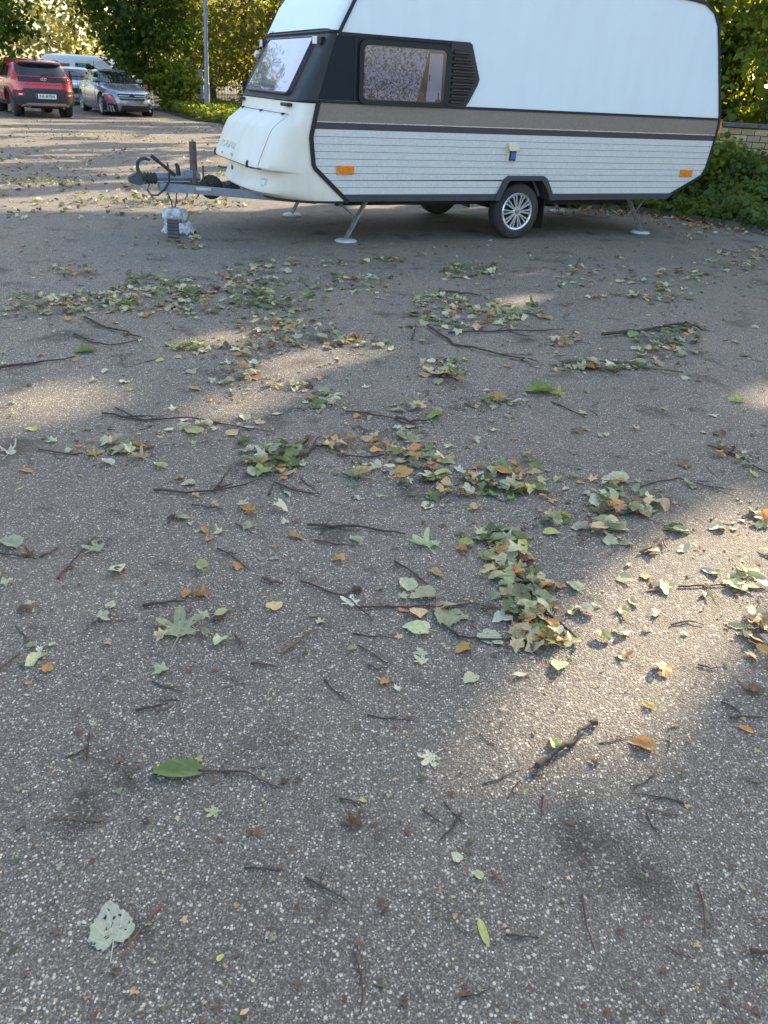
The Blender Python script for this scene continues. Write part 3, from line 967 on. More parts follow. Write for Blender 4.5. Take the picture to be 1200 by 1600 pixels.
# front marker lamps
for v, s in ((0.14, 1), (1.96, -1)):
    p = on_band(v, 1.865, 0.03)
    lamp = MB().box(p + Vector((0.02, -0.02 * s, 0)), (0.07, 0.075, 0.062), Matrix.Rotation(0.4 * s, 3, 'Z'), bev=.008).build('marker_lamp', M_BLACK, CARA)
    MB().box(p + Vector((-0.022, 0.012 * s, 0)), (0.030, 0.070, 0.066), Matrix.Rotation(0.25 * s, 3, 'Z'), bev=.006).build('lens', M_LENS, lamp)
p = on_band(1.99, 1.75, 0.03)
MB().box(p, (0.05, 0.05, 0.07), Matrix.Rotation(0.8, 3, 'X'), bev=.01).build('marker_lamp', M_LENS, CARA)
p = on_band(1.12, 1.965, 0.0)
MB().grid(lambda a, b: (-2.345 - .012 - 0.0 * b + b * 0.055 + 0.0, 1.95 - 0.14 * a, 1.985 + 0.06 * b), 4, 2).build('sticker', M_PLATE, CARA)

# dark side panel with the window and louvred vent
dark_poly = [(-2.478, 1.376), (-2.292, 1.928), (-1.05, 1.93), (-1.05, 1.376)]
MB().prism(dark_poly, -0.006, 0.001, 'y').build('side_panel_dark', M_NAVY, CARA)
MB().prism([(-2.284, 1.930), (-2.275, 1.958), (-0.83, 1.958), (-0.83, 1.930)], -0.016, 0.001, 'y').build('upper_rail', M_TRIM, CARA)
MB().prism([(-2.105, 1.376), (-2.105, 1.929), (-2.085, 1.929), (-2.085, 1.376)], -0.011, 0.001, 'y').build('panel_joint', M_TRIM, CARA)
def rrect(a0, a1, b0, b1, r, n=6):
    pts = []
    for ca, cb, s0 in ((a1 - r, b1 - r, 0), (a0 + r, b1 - r, 90), (a0 + r, b0 + r, 180), (a1 - r, b0 + r, 270)):
        for k in range(n + 1):
            t = R(s0 + 90 * k / n); pts.append((ca + r * math.cos(t), cb + r * math.sin(t)))
    return pts
sw = MB()
def frame(mbx, outer, inner, y0, y1):
    n = len(outer)
    vs = [(a, y0, b) for a, b in outer] + [(a, y0, b) for a, b in inner] + [(a, y1, b) for a, b in outer] + [(a, y1, b) for a, b in inner]
    fs = []
    for i in range(n):
        j = (i + 1) % n
        fs += [(i, j, n + j, n + i), (2 * n + i, 3 * n + i, 3 * n + j, 2 * n + j), (i, 2 * n + i, 2 * n + j, j), (n + i, n + j, 3 * n + j, 3 * n + i)]
    mbx.add(vs, fs)
frame(sw, rrect(-2.062, -1.052, 1.352, 1.915, 0.075), rrect(-2.015, -1.098, 1.395, 1.868, 0.055), -0.040, -0.007)
win = sw.build('side_window', M_TRIM, CARA)
tag(win, 'rounded dark framed side window with lace curtain')
MB().prism(rrect(-2.020, -1.093, 1.390, 1.873, 0.055), -0.036, -0.033, 'y').build('pane', M_PANE, win)
MB().grid(lambda a, b: (-2.012 + (0.61 + 0.11 * b) * a, -0.012 - 0.006 * math.sin(a * 34 + b), 1.40 + 0.465 * b), 60, 6).build('curtain', curtain_mat(), win, True)
MB().prism([(-1.300, 1.405), (-1.285, 1.835), (-1.135, 1.835), (-1.128, 1.405)], -0.020, -0.014, 'y').build('blind', M_BLIND, win)
MB().box((-1.278, -0.024, 1.62), (0.014, 0.006, 0.05)).build('blind_catch', M_BLACK, win)
for x in (-1.925, -1.165):
    c = MB().box((x, -0.028, 1.415), (0.05, 0.012, 0.022)); c.box((x + .004, -0.026, 1.455), (0.010, 0.010, 0.07))
    c.build('window_catch', M_STRIPE, win)
vent_poly = [(-1.05, 1.376), (-1.05, 1.958), (-0.835, 1.958), (-0.805, 1.94), (-0.682, 1.63), (-0.70, 1.575), (-0.785, 1.42), (-0.82, 1.376)]
vent = MB().prism(vent_poly, -0.020, 0.001, 'y').build('louvred_vent', M_VENT, CARA)
for i in range(9):
    z = 1.415 + i * 0.056
    x1 = interp([(1.376, -0.86), (1.575, -0.755), (1.64, -0.735), (1.94, -0.865)], z)
    rr = MB().prism([(-0.020, z - 0.018), (-0.052, z - 0.012), (-0.050, z), (-0.020, z + 0.018)], -1.02, x1, 'x')
    rr.build('louvre', M_VENT, vent)

# lamps, socket, wheel arch, wheels
for u, z in ((-2.18, 0.742), (2.462, 0.742)):
    l = MB().box((u, -0.016, z), (0.19, 0.022, 0.082), bev=.006).build('side_lamp', M_AMBER, CARA)
    MB().box((u, -0.029, z), (0.075, 0.006, 0.055), bev=.002).build('reflex', M_RED if False else M_AMBER, l)
sk = MB().box((-0.173, -0.016, 0.937), (0.125, 0.024, 0.19), bev=.008).build('power_inlet', M_IVORY, CARA)
MB().box((-0.168, -0.030, 0.905), (0.085, 0.008, 0.10), bev=.003).build('socket_recess', M_BLACK, sk)
MB().box((-0.166, -0.037, 0.905), (0.058, 0.010, 0.075), bev=.004).build('blue_socket', M_BLUE, sk)
MB().box((-0.170, -0.048, 0.995), (0.135, 0.012, 0.085), Matrix.Rotation(-0.5, 3, 'X'), bev=.004).build('flap', M_IVORY, sk)
arch_o = [(-0.345, 0.438), (-0.318, 0.50), (-0.235, 0.665), (-0.185, 0.70), (0.295, 0.70), (0.345, 0.668), (0.452, 0.50), (0.478, 0.438)]
arch_i = [(-0.285, 0.438), (-0.258, 0.50), (-0.185, 0.63), (-0.155, 0.65), (0.268, 0.65), (0.298, 0.625), (0.392, 0.50), (0.415, 0.438)]
for y0, y1 in ((-0.045, 0.16), (W - .16, W + .045)):
    mb = MB()
    n = len(arch_o)
    vs = [(a, y, b) for y in (y0, y1) for a, b in arch_o] + [(a, y, b) for y in (y0, y1) for a, b in arch_i]
    fs = []
    for i in range(n - 1):
        fs += [(i, i + 1, n + i + 1, n + i), (2 * n + i, 3 * n + i, 3 * n + i + 1, 2 * n + i + 1), (i, 2 * n + i, 2 * n + i + 1, i + 1), (n + i, n + i + 1, 3 * n + i + 1, 3 * n + i)]
    mb.add(vs, fs).build('wheel_arch', M_SKIRT, CARA)

def wheel(parent, c, r, w, rim_r, face, spokes, rim_mat, name='wheel'):
    """wheel with axis along local y; face = -1 shows its outside towards -y"""
    e = MB().lathe([(rim_r - .015, -w * .42), (rim_r + .012, -w * .5), (r * .93, -w * .5), (r * .985, -w * .40), (r, -w * .25), (r, w * .25), (r * .985, w * .40), (r * .93, w * .5), (rim_r, w * .5), (rim_r - .02, w * .3)], 40, (0, 0, 0), 'y').build(name, M_RUBBER, parent, True, angle=50)
    e.location = c
    f = w * 0.5 * face
    MB().lathe([(0.0, f * .35), (rim_r, f * .35)], 24, (0, 0, 0)).build('wheel_disc', M_BLACKMETAL, e)
    mb = MB().lathe([(rim_r - .028, f * .72), (rim_r - .022, f * .98), (rim_r - .004, f * 1.05), (rim_r + .006, f * .95)], 36, (0, 0, 0))
    mb.lathe([(0.0, f * 1.0), (rim_r * .22, f * 1.0), (rim_r * .27, f * .9), (rim_r * .27, f * .6)], 20, (0, 0, 0))
    for k in range(spokes):
        for d in (-.075, .075):
            t = 2 * math.pi * k / spokes + d * 10 / spokes
            ca, sa = math.cos(t), math.sin(t)
            t2 = 2 * math.pi * k / spokes + d * 16 / spokes
            a = Vector((ca * rim_r * .2, f * .88, sa * rim_r * .2)); b = Vector((math.cos(t2) * (rim_r - .02), f * .92, math.sin(t2) * (rim_r - .02)))
            dirv = (b - a).normalized(); side = dirv.cross(Vector((0, 1, 0))) * rim_r * .045
            th = Vector((0, f * .14, 0))
            mb.add([a - side, a + side, b + side * 1.25, b - side * 1.25, a - side * .6 + th, a + side * .6 + th, b + side * .9 + th, b - side * .9 + th], [(0, 1, 2, 3), (4, 7, 6, 5), (0, 4, 5, 1), (1, 5, 6, 2), (2, 6, 7, 3), (3, 7, 4, 0)])
    mb.build('rim', rim_mat, e, True, angle=30)
    return e
for vv, fc in ((0.105, -1), (W - 0.105, 1)):
    wh = wheel(CARA, (0.02, vv, 0.306), 0.307, 0.17, 0.203, fc, 10, M_CHROME)
    MB().lathe([(0, fc * .09), (.025, fc * .09), (.027, fc * .086)], 14, (0, 0, 0)).build('cap_badge', M_STEEL, wh)
MB().tube([(0.02, 0.15, 0.306), (0.02, W - .15, 0.306)], 0.045, 10).build('axle', M_BLACKMETAL, CARA)
for vv in (0.32, W - .32):
    MB().tube([(0.02, vv, 0.30), (-0.42, vv, 0.43)], [.035, .05], 6).build('trailing_arm', M_BLACKMETAL, CARA)
    MB().box((-0.1, vv, 0.40), (4.1, 0.05, 0.09)).build('chassis_beam', M_BLACKMETAL, CARA)
    MB().prism([(0.42, .45), (.43, .10), (0.435, .10), (0.43, .45)], vv - .25 if vv < 1 else vv + .02, vv - .02 if vv < 1 else vv + .25, 'y').build('mud_flap', M_TRIM, CARA)
# corner steadies
for su, fu, tu, bu in ((1, -2.09, -1.86, -2.22), (1, 2.05, 1.74, 2.02)):
    for vv in (0.14, W - 0.14):
        stp = MB()
        for dv in (-.028, .028):
            stp.tube([(fu, vv + dv, 0.035), (tu, vv + dv, 0.43)], 0.014, 5)
        d = 0.55
        stp.tube([(fu + (tu - fu) * d, vv, 0.035 + .395 * d), (bu, vv, 0.43)], 0.013, 5)
        stp.tube([(fu + (tu - fu) * .1, vv - .03, 0.07), (fu + (tu - fu) * .1, vv + .03, 0.07)], 0.011, 5)
        s_ = stp.build('steady_leg', M_STEEL, CARA)
        ft = MB().lathe([(0.0, 0.004), (0.115, 0.002), (0.125, 0.012), (0.105, 0.028), (0.06, 0.030), (0.0, 0.034)], 18, (fu, vv, 0), 'z').build('steady_foot', M_PLATE, s_, True)
# rear lamps, rear window edge
for vv in (0.10, W - 0.10):
    l = MB().box((2.858, vv, 1.255), (0.05, 0.17, 0.20), Matrix.Rotation(0.06, 3, 'Y'), bev=.01).build('tail_lamp', M_RED, CARA)
    MB().box((2.892, vv, 1.265), (0.05, 0.15, 0.15), Matrix.Rotation(0.06, 3, 'Y'), bev=.01).build('indicator', M_AMBER, l)

# drawbar
VC = W / 2
db = MB()
for s in (-1, 1):
    a = Vector((-3.90, VC + s * 0.06, 0.46)); b = Vector((-2.35, VC + s * 0.66, 0.405))
    d = (b - a); ang = math.atan2(d.y, d.x)
    sgn = -1 if s < 0 else 1
    poly = [(-3.90, .42), (-3.90, .505), (-2.35, .435), (-2.35, .36)]
    db.add([(x, VC + s * (0.05 + (x + 3.90) * 0.39) + w_, z) for w_ in (-.022, .022) for x, z in poly], [(0, 1, 2, 3), (7, 6, 5, 4), (0, 4, 5, 1), (1, 5, 6, 2), (2, 6, 7, 3), (3, 7, 4, 0)])
db.box((-3.87, VC, .463), (0.06, 0.15, 0.083))
bar = db.build('drawbar', M_GALV, CARA)
MB().box((-3.47, VC - 0.243, .462), (.16, .004, .03), Matrix.Rotation(math.atan(-0.39), 3, 'Z')).build('maker_plate', M_PLATE, bar)
MB().tube([(-3.93, VC, .555), (-3.45, VC, .555)], 0.042, 12).build('overrun_tube', M_GALV, bar)
MB().box((-3.55, VC, .585), (0.14, 0.11, 0.09), bev=.01).build('jockey_clamp', M_GALV, bar)
MB().tube([(-3.52, VC - .02, .48), (-3.515, VC - .02, .60), (-3.51, VC - .02, .905)], [.040, .040, .038], 12).build('jockey_post', M_RUST, bar)
MB().tube([(-3.51, VC - .02, .905), (-3.51, VC - .02, .93)], [.016, .006], 8).build('jockey_post_cap', M_STEEL, bar)
MB().tube([(-3.42, VC - .05, .50), (-3.42, VC - .05, .675)], .012, 6).build('clamp_lever', M_RUST, bar)
MB().lathe([(0.055 + .012 * math.sin(k * math.pi), -.11 + .022 * (k / 2)) for k in range(0, 11)], 12, (-4.0, VC, .545), 'x')
bl = MB().lathe([((0.050 if k % 2 else 0.064), -.075 + .017 * k) for k in range(10)], 12, (-3.99, VC, .54), 'x').build('rubber_bellows', M_RUBBER, bar)
cp = MB().add([(-4.20, VC - .055, .50), (-4.20, VC + .055, .50), (-4.20, VC + .045, .555), (-4.20, VC - .045, .555), (-4.10, VC - .07, .475), (-4.10, VC + .07, .475), (-4.11, VC + .05, .60), (-4.11, VC - .05, .60), (-4.02, VC - .045, .50), (-4.02, VC + .045, .50), (-4.02, VC + .045, .585), (-4.02, VC - .045, .585)],
    [(0, 3, 2, 1), (0, 1, 5, 4), (1, 2, 6, 5), (2, 3, 7, 6), (3, 0, 4, 7), (4, 5, 9, 8), (5, 6, 10, 9), (6, 7, 11, 10), (7, 4, 8, 11), (8, 9, 10, 11)]).build('coupling_head', paint('coupling_grey', (0.05, 0.055, 0.055), .6, var=.3), bar, True, angle=25)
MB().tube([(-4.085, VC, .585), (-4.10, VC, .64), (-4.095, VC, .69), (-4.06, VC, .725), (-4.01, VC, .735), (-3.965, VC, .715)], [.022, .020, .019, .019, .017, .012], 8).build('coupling_lever', paint('lever_grey', (0.05, 0.05, 0.05), .6, var=.3), cp)
MB().tube([(-3.72, VC - .03, .57), (-3.80, VC - .03, .64), (-3.92, VC - .03, .735)], [.020, .018, .016], 8).build('handbrake_lever', M_BLACK, bar)
MB().tube([(-3.89, VC - .03, .711), (-3.955, VC - .03, .765)], [.023, .019], 8).build('handbrake_grip', M_RUBBER, bar)
MB().tube([(-3.68, VC - .02, .57), (-3.685, VC - .02, .66), (-3.70, VC - .02, .69)], [.025, .022, .016], 8).build('gas_strut', M_BLACK, bar)
jw = MB().lathe([(.045, -.03), (.105, -.032), (.125, -.02), (.125, .02), (.105, .032), (.045, .03)], 26, (-3.335, VC - .02, .455)).build('jockey_wheel', M_RUBBER, bar, True)
mb = MB()
for k in range(6):
    t = math.pi * k / 3 + .3
    mb.tube([(-3.335, VC - .045, .455), (-3.335 + .085 * math.cos(t), VC - .052, .455 + .085 * math.sin(t))], .010, 4)
mb.lathe([(0, -.036), (.035, -.036), (.035, .03)], 12, (-3.335, VC - .02, .455)).build('jockey_wheel_hub', M_BLACK, jw)
mb = MB()
mb.tube([(-3.80, VC - .07, .70), (-3.79, VC - .09, .62), (-3.80, VC - .10, .52), (-3.86, VC - .11, .44), (-3.93, VC - .11, .385), (-4.0, VC - .10, .385), (-4.03, VC - .08, .43), (-4.0, VC - .06, .49)], .010, 7)
mb.build('breakaway_cable', M_BLACK, bar)
mb = MB()
mb.tube([(-3.83, VC - .10, .41), (-3.80, VC - .12, .33), (-3.79, VC - .13, .265)], .007, 6)
mb.tube([(-3.73, VC - .10, .41), (-3.745, VC - .12, .33), (-3.765, VC - .13, .265)], .007, 6)
mb.build('supply_cable', M_BLACK, bar)
for x in (-3.62, -3.5):
    MB().tube([(x, VC - .06, .43), (x + .01, VC - .06, .37), (x - .02, VC - .06, .34)], [.014, .010, .005], 6).build('drawbar_bolt', M_STEEL, bar)
# stiffening brackets under the cap
for s in (-1, 1):
    MB().box((-3.06, VC + s * .30, .462), (.05, .05, .05), bev=.008).build('mounting_bracket', M_STEEL, bar)

# ------------------------------------------------------------------ wrapped bundle and block under the drawbar
def plastic_mat():
    mt, nt, b = new_mat('clear_plastic_wrap')
    tc = N(nt, 'ShaderNodeTexCoord')
    ns = N(nt, 'ShaderNodeTexNoise'); ns.inputs['Scale'].default_value = 14; ns.inputs['Detail'].default_value = 6; ns.inputs['Distortion'].default_value = 1.2
    nt.links.new(tc.outputs['Object'], ns.inputs['Vector'])
    r = ramp(nt, ns.outputs[0], [(0.35, (0.30, 0.29, 0.27)), (0.6, (0.74, 0.74, 0.74))])
    nt.links.new(r.outputs[0], b.inputs['Base Color']); b.inputs['Roughness'].default_value = 0.18
    b.inputs['Transmission Weight'].default_value = 0.15
    bp = N(nt, 'ShaderNodeBump'); bp.inputs['Strength'].default_value = 1.0; bp.inputs['Distance'].default_value = 0.03
    nt.links.new(ns.outputs[0], bp.inputs['Height']); nt.links.new(bp.outputs[0], b.inputs['Normal'])
    return mt
bx, by = ground_at(272, 366); by += 0.10
bun = thing('wrapped_bundle', 'block wrapped in crumpled clear plastic on the asphalt below the caravan drawbar', 'bundle', (bx, by, 0))
def blob(a, b):
    t = a * 2 * math.pi; h = b
    rr = interp([(0, .155), (.12, .15), (.3, .125), (.45, .115), (.62, .128), (.85, .125), (.95, .10), (1, .0)], h)
    rr *= 1 + .10 * math.sin(3 * t + 4 * h) + .07 * math.sin(7 * t + 9 * h) + .05 * math.sin(13 * t - 7 * h)
    return (rr * math.cos(t), rr * .85 * math.sin(t), .262 * (h - .08 * h * h * 0) + .004 * math.sin(5 * t))
MB().grid(blob, 40, 20).build('plastic_wrap', plastic_mat(), bun, True, angle=60)
for k in range(7):
    t = -1.2 + k * .55
    c = Vector((.14 * math.cos(t), .12 * math.sin(t), 0))
    tail = MB().grid(lambda a, b: (c.x * (1 + .5 * b) + (a - .5) * .08 * math.sin(t) + .012 * math.sin(9 * a + 6 * b), c.y * (1 + .55 * b) - (a - .5) * .08 * math.cos(t) + .01 * math.sin(8 * b + k), .012 + .10 * (1 - b) * (1 - b) + .012 * math.sin(7 * a + 5 * b)), 6, 6)
    tail.build('plastic_tail', plastic_mat() if k == 0 else bpy.data.materials['clear_plastic_wrap.001'] if False else bpy.data.materials['clear_plastic_wrap'], bun, True)
MB().box((0, 0.0, .08), (.17, .14, .14)).build('inner_block', M_KERB, bun)
gx, gy = ground_at(270, 373)
blk = thing('ribbed_block', 'dark grey ribbed block standing against the plastic wrapped bundle', 'block', (gx, gy + .05, 0), .1)
MB().box((0, 0, .095), (.105, .09, .19), bev=.006).build('block_core', paint('block_grey', (.05, .055, .06), .7, var=.3), blk)
for k in range(5):
    MB().box((0, -.048, .03 + k * .034), (.112, .018, .022), bev=.004).build('rib', paint('block_rib', (.085, .09, .095), .7, var=.3), blk)
MB().box((0, -.02, .197), (.112, .06, .012), bev=.003).build('block_top', paint('block_cap', (.2, .2, .2), .6), blk)

# ------------------------------------------------------------------ cars
M_RIM = paint('alloy_rim', (0.45, 0.46, 0.47), 0.3, metal=0.7, var=0.1)
M_DRIM = paint('dark_alloy', (0.10, 0.10, 0.11), 0.35, metal=0.5, var=0.1)
M_CARGLASS = paint('car_glass', (0.012, 0.014, 0.016), 0.04, var=0.2, spec=0.9)
M_REDPAINT = paint('red_car_paint', (0.55, 0.018, 0.028), 0.28, metal=0.15, var=0.06, coat=1.0)
M_GREYPAINT = paint('grey_car_paint', (0.29, 0.32, 0.355), 0.28, metal=0.5, var=0.05, coat=1.0)
M_WHITEPAINT = paint('white_van_paint', (0.74, 0.75, 0.77), 0.35, var=0.03, coat=0.4)
M_PALEPAINT = paint('pale_silver_paint', (0.46, 0.50, 0.54), 0.3, metal=0.4, var=0.04, coat=0.8)
M_CLAD = paint('dark_cladding', (0.030, 0.034, 0.040), 0.6, var=0.15)
M_SKID = paint('silver_skid', (0.36, 0.36, 0.35), 0.4, metal=0.4, var=0.1)
M_HEAD = paint('headlamp_glass', (0.30, 0.33, 0.37), 0.08, metal=0.5, var=0.25, scale=14)

class Car:
    def __init__(s, name, label, loc, rot, xf, xr, hw, pw, mat, axles, wr, rimr, rim_mat, spokes, cat='car', wellr=0.07):
        s.xf, s.xr, s.hw, s.pw = xf, xr, hw, pw
        s.root = thing(name, label, cat, (loc[0], loc[1], 0), rot)
        zs = sorted(set([t[0] for t in xf] + [t[0] for t in xr] + [t[0] for t in hw]))
        zz = []
        for a, b in zip(zs, zs[1:]):
            n = max(1, int((b - a) / 0.045))
            zz += [a + (b - a) * k / n for k in range(n)]
        zz.append(zs[-1])
        n = 72; vs = []; fs = []
        for z in zz:
            x0, x1 = interp(xr, z), interp(xf, z); xc, a = (x0 + x1) / 2, (x1 - x0) / 2; b = interp(hw, z); p = interp(pw, z)
            for k in range(n):
                t = 2 * math.pi * k / n
                c, si = math.cos(t), math.sin(t)
                vs.append((xc + a * math.copysign(abs(c) ** (2 / p), c), b * math.copysign(abs(si) ** (2 / p), si), z))
        for j in range(len(zz) - 1):
            for k in range(n):
                fs.append((j * n + k, j * n + (k + 1) % n, (j + 1) * n + (k + 1) % n, (j + 1) * n + k))
        fs.append(tuple(range(n - 1, -1, -1))); fs.append(tuple((len(zz) - 1) * n + k for k in range(n)))
        s.body = MB().add(vs, fs).build('body', mat, None, False)
        cut = []
        for ax in axles:
            for sd in (-1, 1):
                yw = interp(hw, wr)
                c = MB().lathe([(0.001, -.30 * 1), (wr + wellr, -.30), (wr + wellr, .40), (0.001, .40)], 32, (ax, 0, wr + .01)).build('cutter', None)
                c.location = (0, sd * (yw - .02) - (0.05 if sd > 0 else -0.05) * 0, 0)
                if sd < 0:
                    c.scale = (1, -1, 1)
                cut.append(c)
        bpy.context.view_layer.update()
        boolean_cut(s.body, cut)
        s.body.parent = s.root
        shade(s.body.data, 38)
        for ax in axles:
            for sd in (-1, 1):
                w = wheel(s.root, (ax, sd * (interp(hw, wr) - .115), wr), wr, .205, rimr, sd, spokes, rim_mat)
                MB().lathe([(0.0, 0), (wr + wellr - .02, 0), (wr + wellr - .02, .012), (0, .012)], 28, (ax, sd * (interp(hw, wr) - .27), wr + .01)).build('wheel_well', M_BLACKMETAL, s.root)
    def end(s, sign):
        def fn(y, z, off=0.0):
            def raw(y_, z_):
                x0, x1 = interp(s.xr, z_), interp(s.xf, z_); xc, a = (x0 + x1) / 2, (x1 - x0) / 2; b = interp(s.hw, z_); p = interp(s.pw, z_)
                q = max(0.0, 1 - min(1, abs(y_ / b)) ** p) ** (1 / p)
                return Vector((xc + sign * a * q, y_, z_))
            P = raw(y, z)
            if off:
                e = 0.02
                nrm = (raw(y + e, z) - raw(y - e, z)).cross(raw(y, z + e) - raw(y, z - e)).normalized()
                if nrm.x * sign < 0: nrm = -nrm
                P = P + nrm * off
            return P
        return fn
    def side(s, sd):
        def fn(x, z, off=0.0):
            def raw(x_, z_):
                x0, x1 = interp(s.xr, z_), interp(s.xf, z_); xc, a = (x0 + x1) / 2, (x1 - x0) / 2; b = interp(s.hw, z_); p = interp(s.pw, z_)
                q = max(0.0, 1 - min(1, abs((x_ - xc) / a)) ** p) ** (1 / p)
                return Vector((x_, sd * b * q, z_))
            P = raw(x, z)
            if off:
                e = 0.02
                nrm = (raw(x + e, z) - raw(x - e, z)).cross(raw(x, z + e) - raw(x, z - e)).normalized()
                if nrm.y * sd < 0: nrm = -nrm
                P = P + nrm * off
            return P
        return fn
    def patch(s, name, fn, q, mat, off=0.008, back=0.02, n=8, m=5, parent=None):
        """quad q = 4 corners (a, b) laid on the surface, a few mm proud, with returned edges"""
        (a0, b0), (a1, b1), (a2, b2), (a3, b3) = q
        def f(u, v, o):
            a = (a0 * (1 - u) + a1 * u) * (1 - v) + (a3 * (1 - u) + a2 * u) * v
            b = (b0 * (1 - u) + b1 * u) * (1 - v) + (b3 * (1 - u) + b2 * u) * v
            return fn(a, b, o)
        return MB().add(*sheet_on(f, 0, 1, 0, 1, n, m, off, back)).build(name, mat, parent or s.root, True, angle=40)

def mirror_q(q):
    return [(-a, b) for a, b in q]

# red hatchback, seen from behind
fwd = Vector((-0.56, 0.83)).normalized()
rax = ((-12.84 - 11.47) / 2 - .02, (28.47 + 29.43) / 2)
red = Car('parked_hatchback', 'shiny red hatchback seen from behind at the left edge under a maple', (rax[0] + fwd.x * 1.29, rax[1] + fwd.y * 1.29), math.atan2(fwd.y, fwd.x),
    [(.28, 1.95), (.5, 2.09), (.75, 2.05), (.85, 1.85), (.95, 1.35), (1.0, 1.1), (1.2, .72), (1.4, .25), (1.47, 0), (1.5, -.3)],
    [(.28, -1.93), (.35, -2.05), (.5, -2.10), (.7, -2.10), (.76, -2.085), (.85, -2.06), (1.0, -2.02), (1.08, -1.96), (1.2, -1.85), (1.34, -1.72), (1.385, -1.80), (1.42, -1.76), (1.46, -1.5), (1.5, -.9)],
    [(.28, .78), (.4, .86), (.6, .887), (.85, .885), (.98, .862), (1.05, .825), (1.2, .765), (1.36, .69), (1.44, .62), (1.48, .52), (1.5, .35)],
    [(.28, 5), (1.0, 5.5), (1.5, 4.5)], M_REDPAINT, (-1.29, 1.29), 0.325, 0.215, M_DRIM, 5)
red.root.scale = (1.14, 1.14, 1.12)
RF = red.end(-1); root = red.root
red.patch('rear_window', RF, [(-.60, 1.075), (.60, 1.075), (.555, 1.345), (-.555, 1.345)], M_CARGLASS, .006, .02, 12, 6)
red.patch('spoiler_lip', RF, [(-.62, 1.36), (.62, 1.36), (.60, 1.405), (-.60, 1.405)], M_BLACK, .012, .03, 12, 2)
for s_ in (-1, 1):
    red.patch('spoiler_cheek', RF, [(s_ * .61, 1.10), (s_ * .68, 1.08), (s_ * .62, 1.39), (s_ * .565, 1.35)], M_BLACK, .008, .02, 3, 6)
red.patch('tailgate_band', RF, [(-.66, .915), (.66, .915), (.66, 1.045), (-.66, 1.045)], M_BLACK, .008, .02, 14, 4)
red.patch('tailgate_lip', RF, [(-.72, .86), (.72, .86), (.68, .895), (-.68, .895)], M_REDPAINT, .022, .04, 14, 3)
red.patch('bumper', RF, [(-.80, .36), (.80, .36), (.80, .70), (-.80, .70)], M_CLAD, .014, .03, 18, 5)
red.patch('bumper_top', RF, [(-.60, .70), (.60, .70), (.56, .755), (-.56, .755)], M_CLAD, .012, .03, 14, 2)
red.patch('skid_plate', RF, [(-.55, .345), (.55, .345), (.50, .395), (-.50, .395)], M_SKID, .032, .05, 12, 2)
for s_ in (-1, 1):
    red.patch('skid_end', RF, [(s_ * .50, .35), (s_ * .64, .30), (s_ * .60, .335), (s_ * .50, .392)], M_SKID, .030, .05, 4, 2)
    t = red.patch('tail_light', RF, [(s_ * .70, .93), (s_ * .80, .96), (s_ * .765, 1.09), (s_ * .69, 1.05)], M_RED, .012, .02, 4, 4)
    red.patch('upper_lamp', RF, [(s_ * .63, 1.06), (s_ * .755, 1.085), (s_ * .70, 1.21), (s_ * .655, 1.14)], M_RED, .010, .02, 4, 4, t)
    f_ = red.patch('fog_lamp_housing', RF, [(s_ * .545, .56), (s_ * .74, .56), (s_ * .73, .65), (s_ * .55, .65)], M_RED, .022, .02, 5, 3)
    red.patch('fog_lens', RF, [(s_ * .60, .585), (s_ * .68, .585), (s_ * .68, .62), (s_ * .60, .62)], M_LENS, .030, .012, 3, 2, f_)
pl = red.patch('licence_plate', RF, [(-.27, .505), (.27, .505), (.27, .625), (-.27, .625)], paint('plate_white', (.72, .72, .70), .4, var=.03), .026, .012, 6, 2)
red.patch('plate_band', RF, [(.225, .508), (.268, .508), (.268, .622), (.225, .622)], paint('plate_blue', (.02, .05, .30), .4), .030, .010, 2, 2, pl)
def stick_text(body, size, depth, mat, parent, fn, y, z, sign, off, name='lettering', sx=1.0):
    me = text_mesh(body, size, depth, name)
    o = link(name, me, mat, parent)
    P = fn(y, z, off); zx = (fn(y, z + .05, off) - P).normalized(); xx = Vector((0, 1.0 * sign, 0)); nn = xx.cross(zx)
    mm = Matrix.Identity(4)
    for i in range(3):
        mm[i][0] = xx[i] * sx; mm[i][1] = zx[i]; mm[i][2] = nn[i]; mm[i][3] = P[i]
    o.matrix_local = mm
    return o
stick_text('NI-8784', 0.105, 0.002, M_BLACK, pl, RF, -.02, .563, -1, .030, sx=1.15)
# oval badge with slanted H
P = RF(0, .985, .018)
bd = MB()
bd.tube([(P.x - .004, .072 * math.cos(t), P.z + .036 * math.sin(t)) for t in np.linspace(0, 2 * math.pi, 25)], .008, 6, False)
bd.tube([(P.x - .004, .040, P.z - .026), (P.x - .004, .020, P.z + .028)], .007, 5)
bd.tube([(P.x - .004, -.020, P.z - .028), (P.x - .004, -.040, P.z + .026)], .007, 5)
bd.tube([(P.x - .004, .030, P.z + .002), (P.x - .004, -.030, P.z - .002)], .006, 5)
bd.build('badge', M_CHROME, root, True)
a = RF(.05, 1.075, .03); b = RF(-.34, 1.10, .03)
MB().tube([a, a.lerp(b, .5) + Vector((-.01, 0, .01)), b], [.014, .011, .007], 6).build('rear_wiper', M_BLACK, root)
MB().add([(-1.33, .02, 1.475), (-1.33, -.02, 1.475), (-1.12, .02, 1.485), (-1.12, -.02, 1.485), (-1.36, 0, 1.575), (-1.30, 0, 1.57)], [(0, 1, 4), (0, 4, 5, 2), (1, 3, 5, 4), (2, 5, 3), (0, 2, 3, 1)]).build('shark_fin', M_BLACK, root)
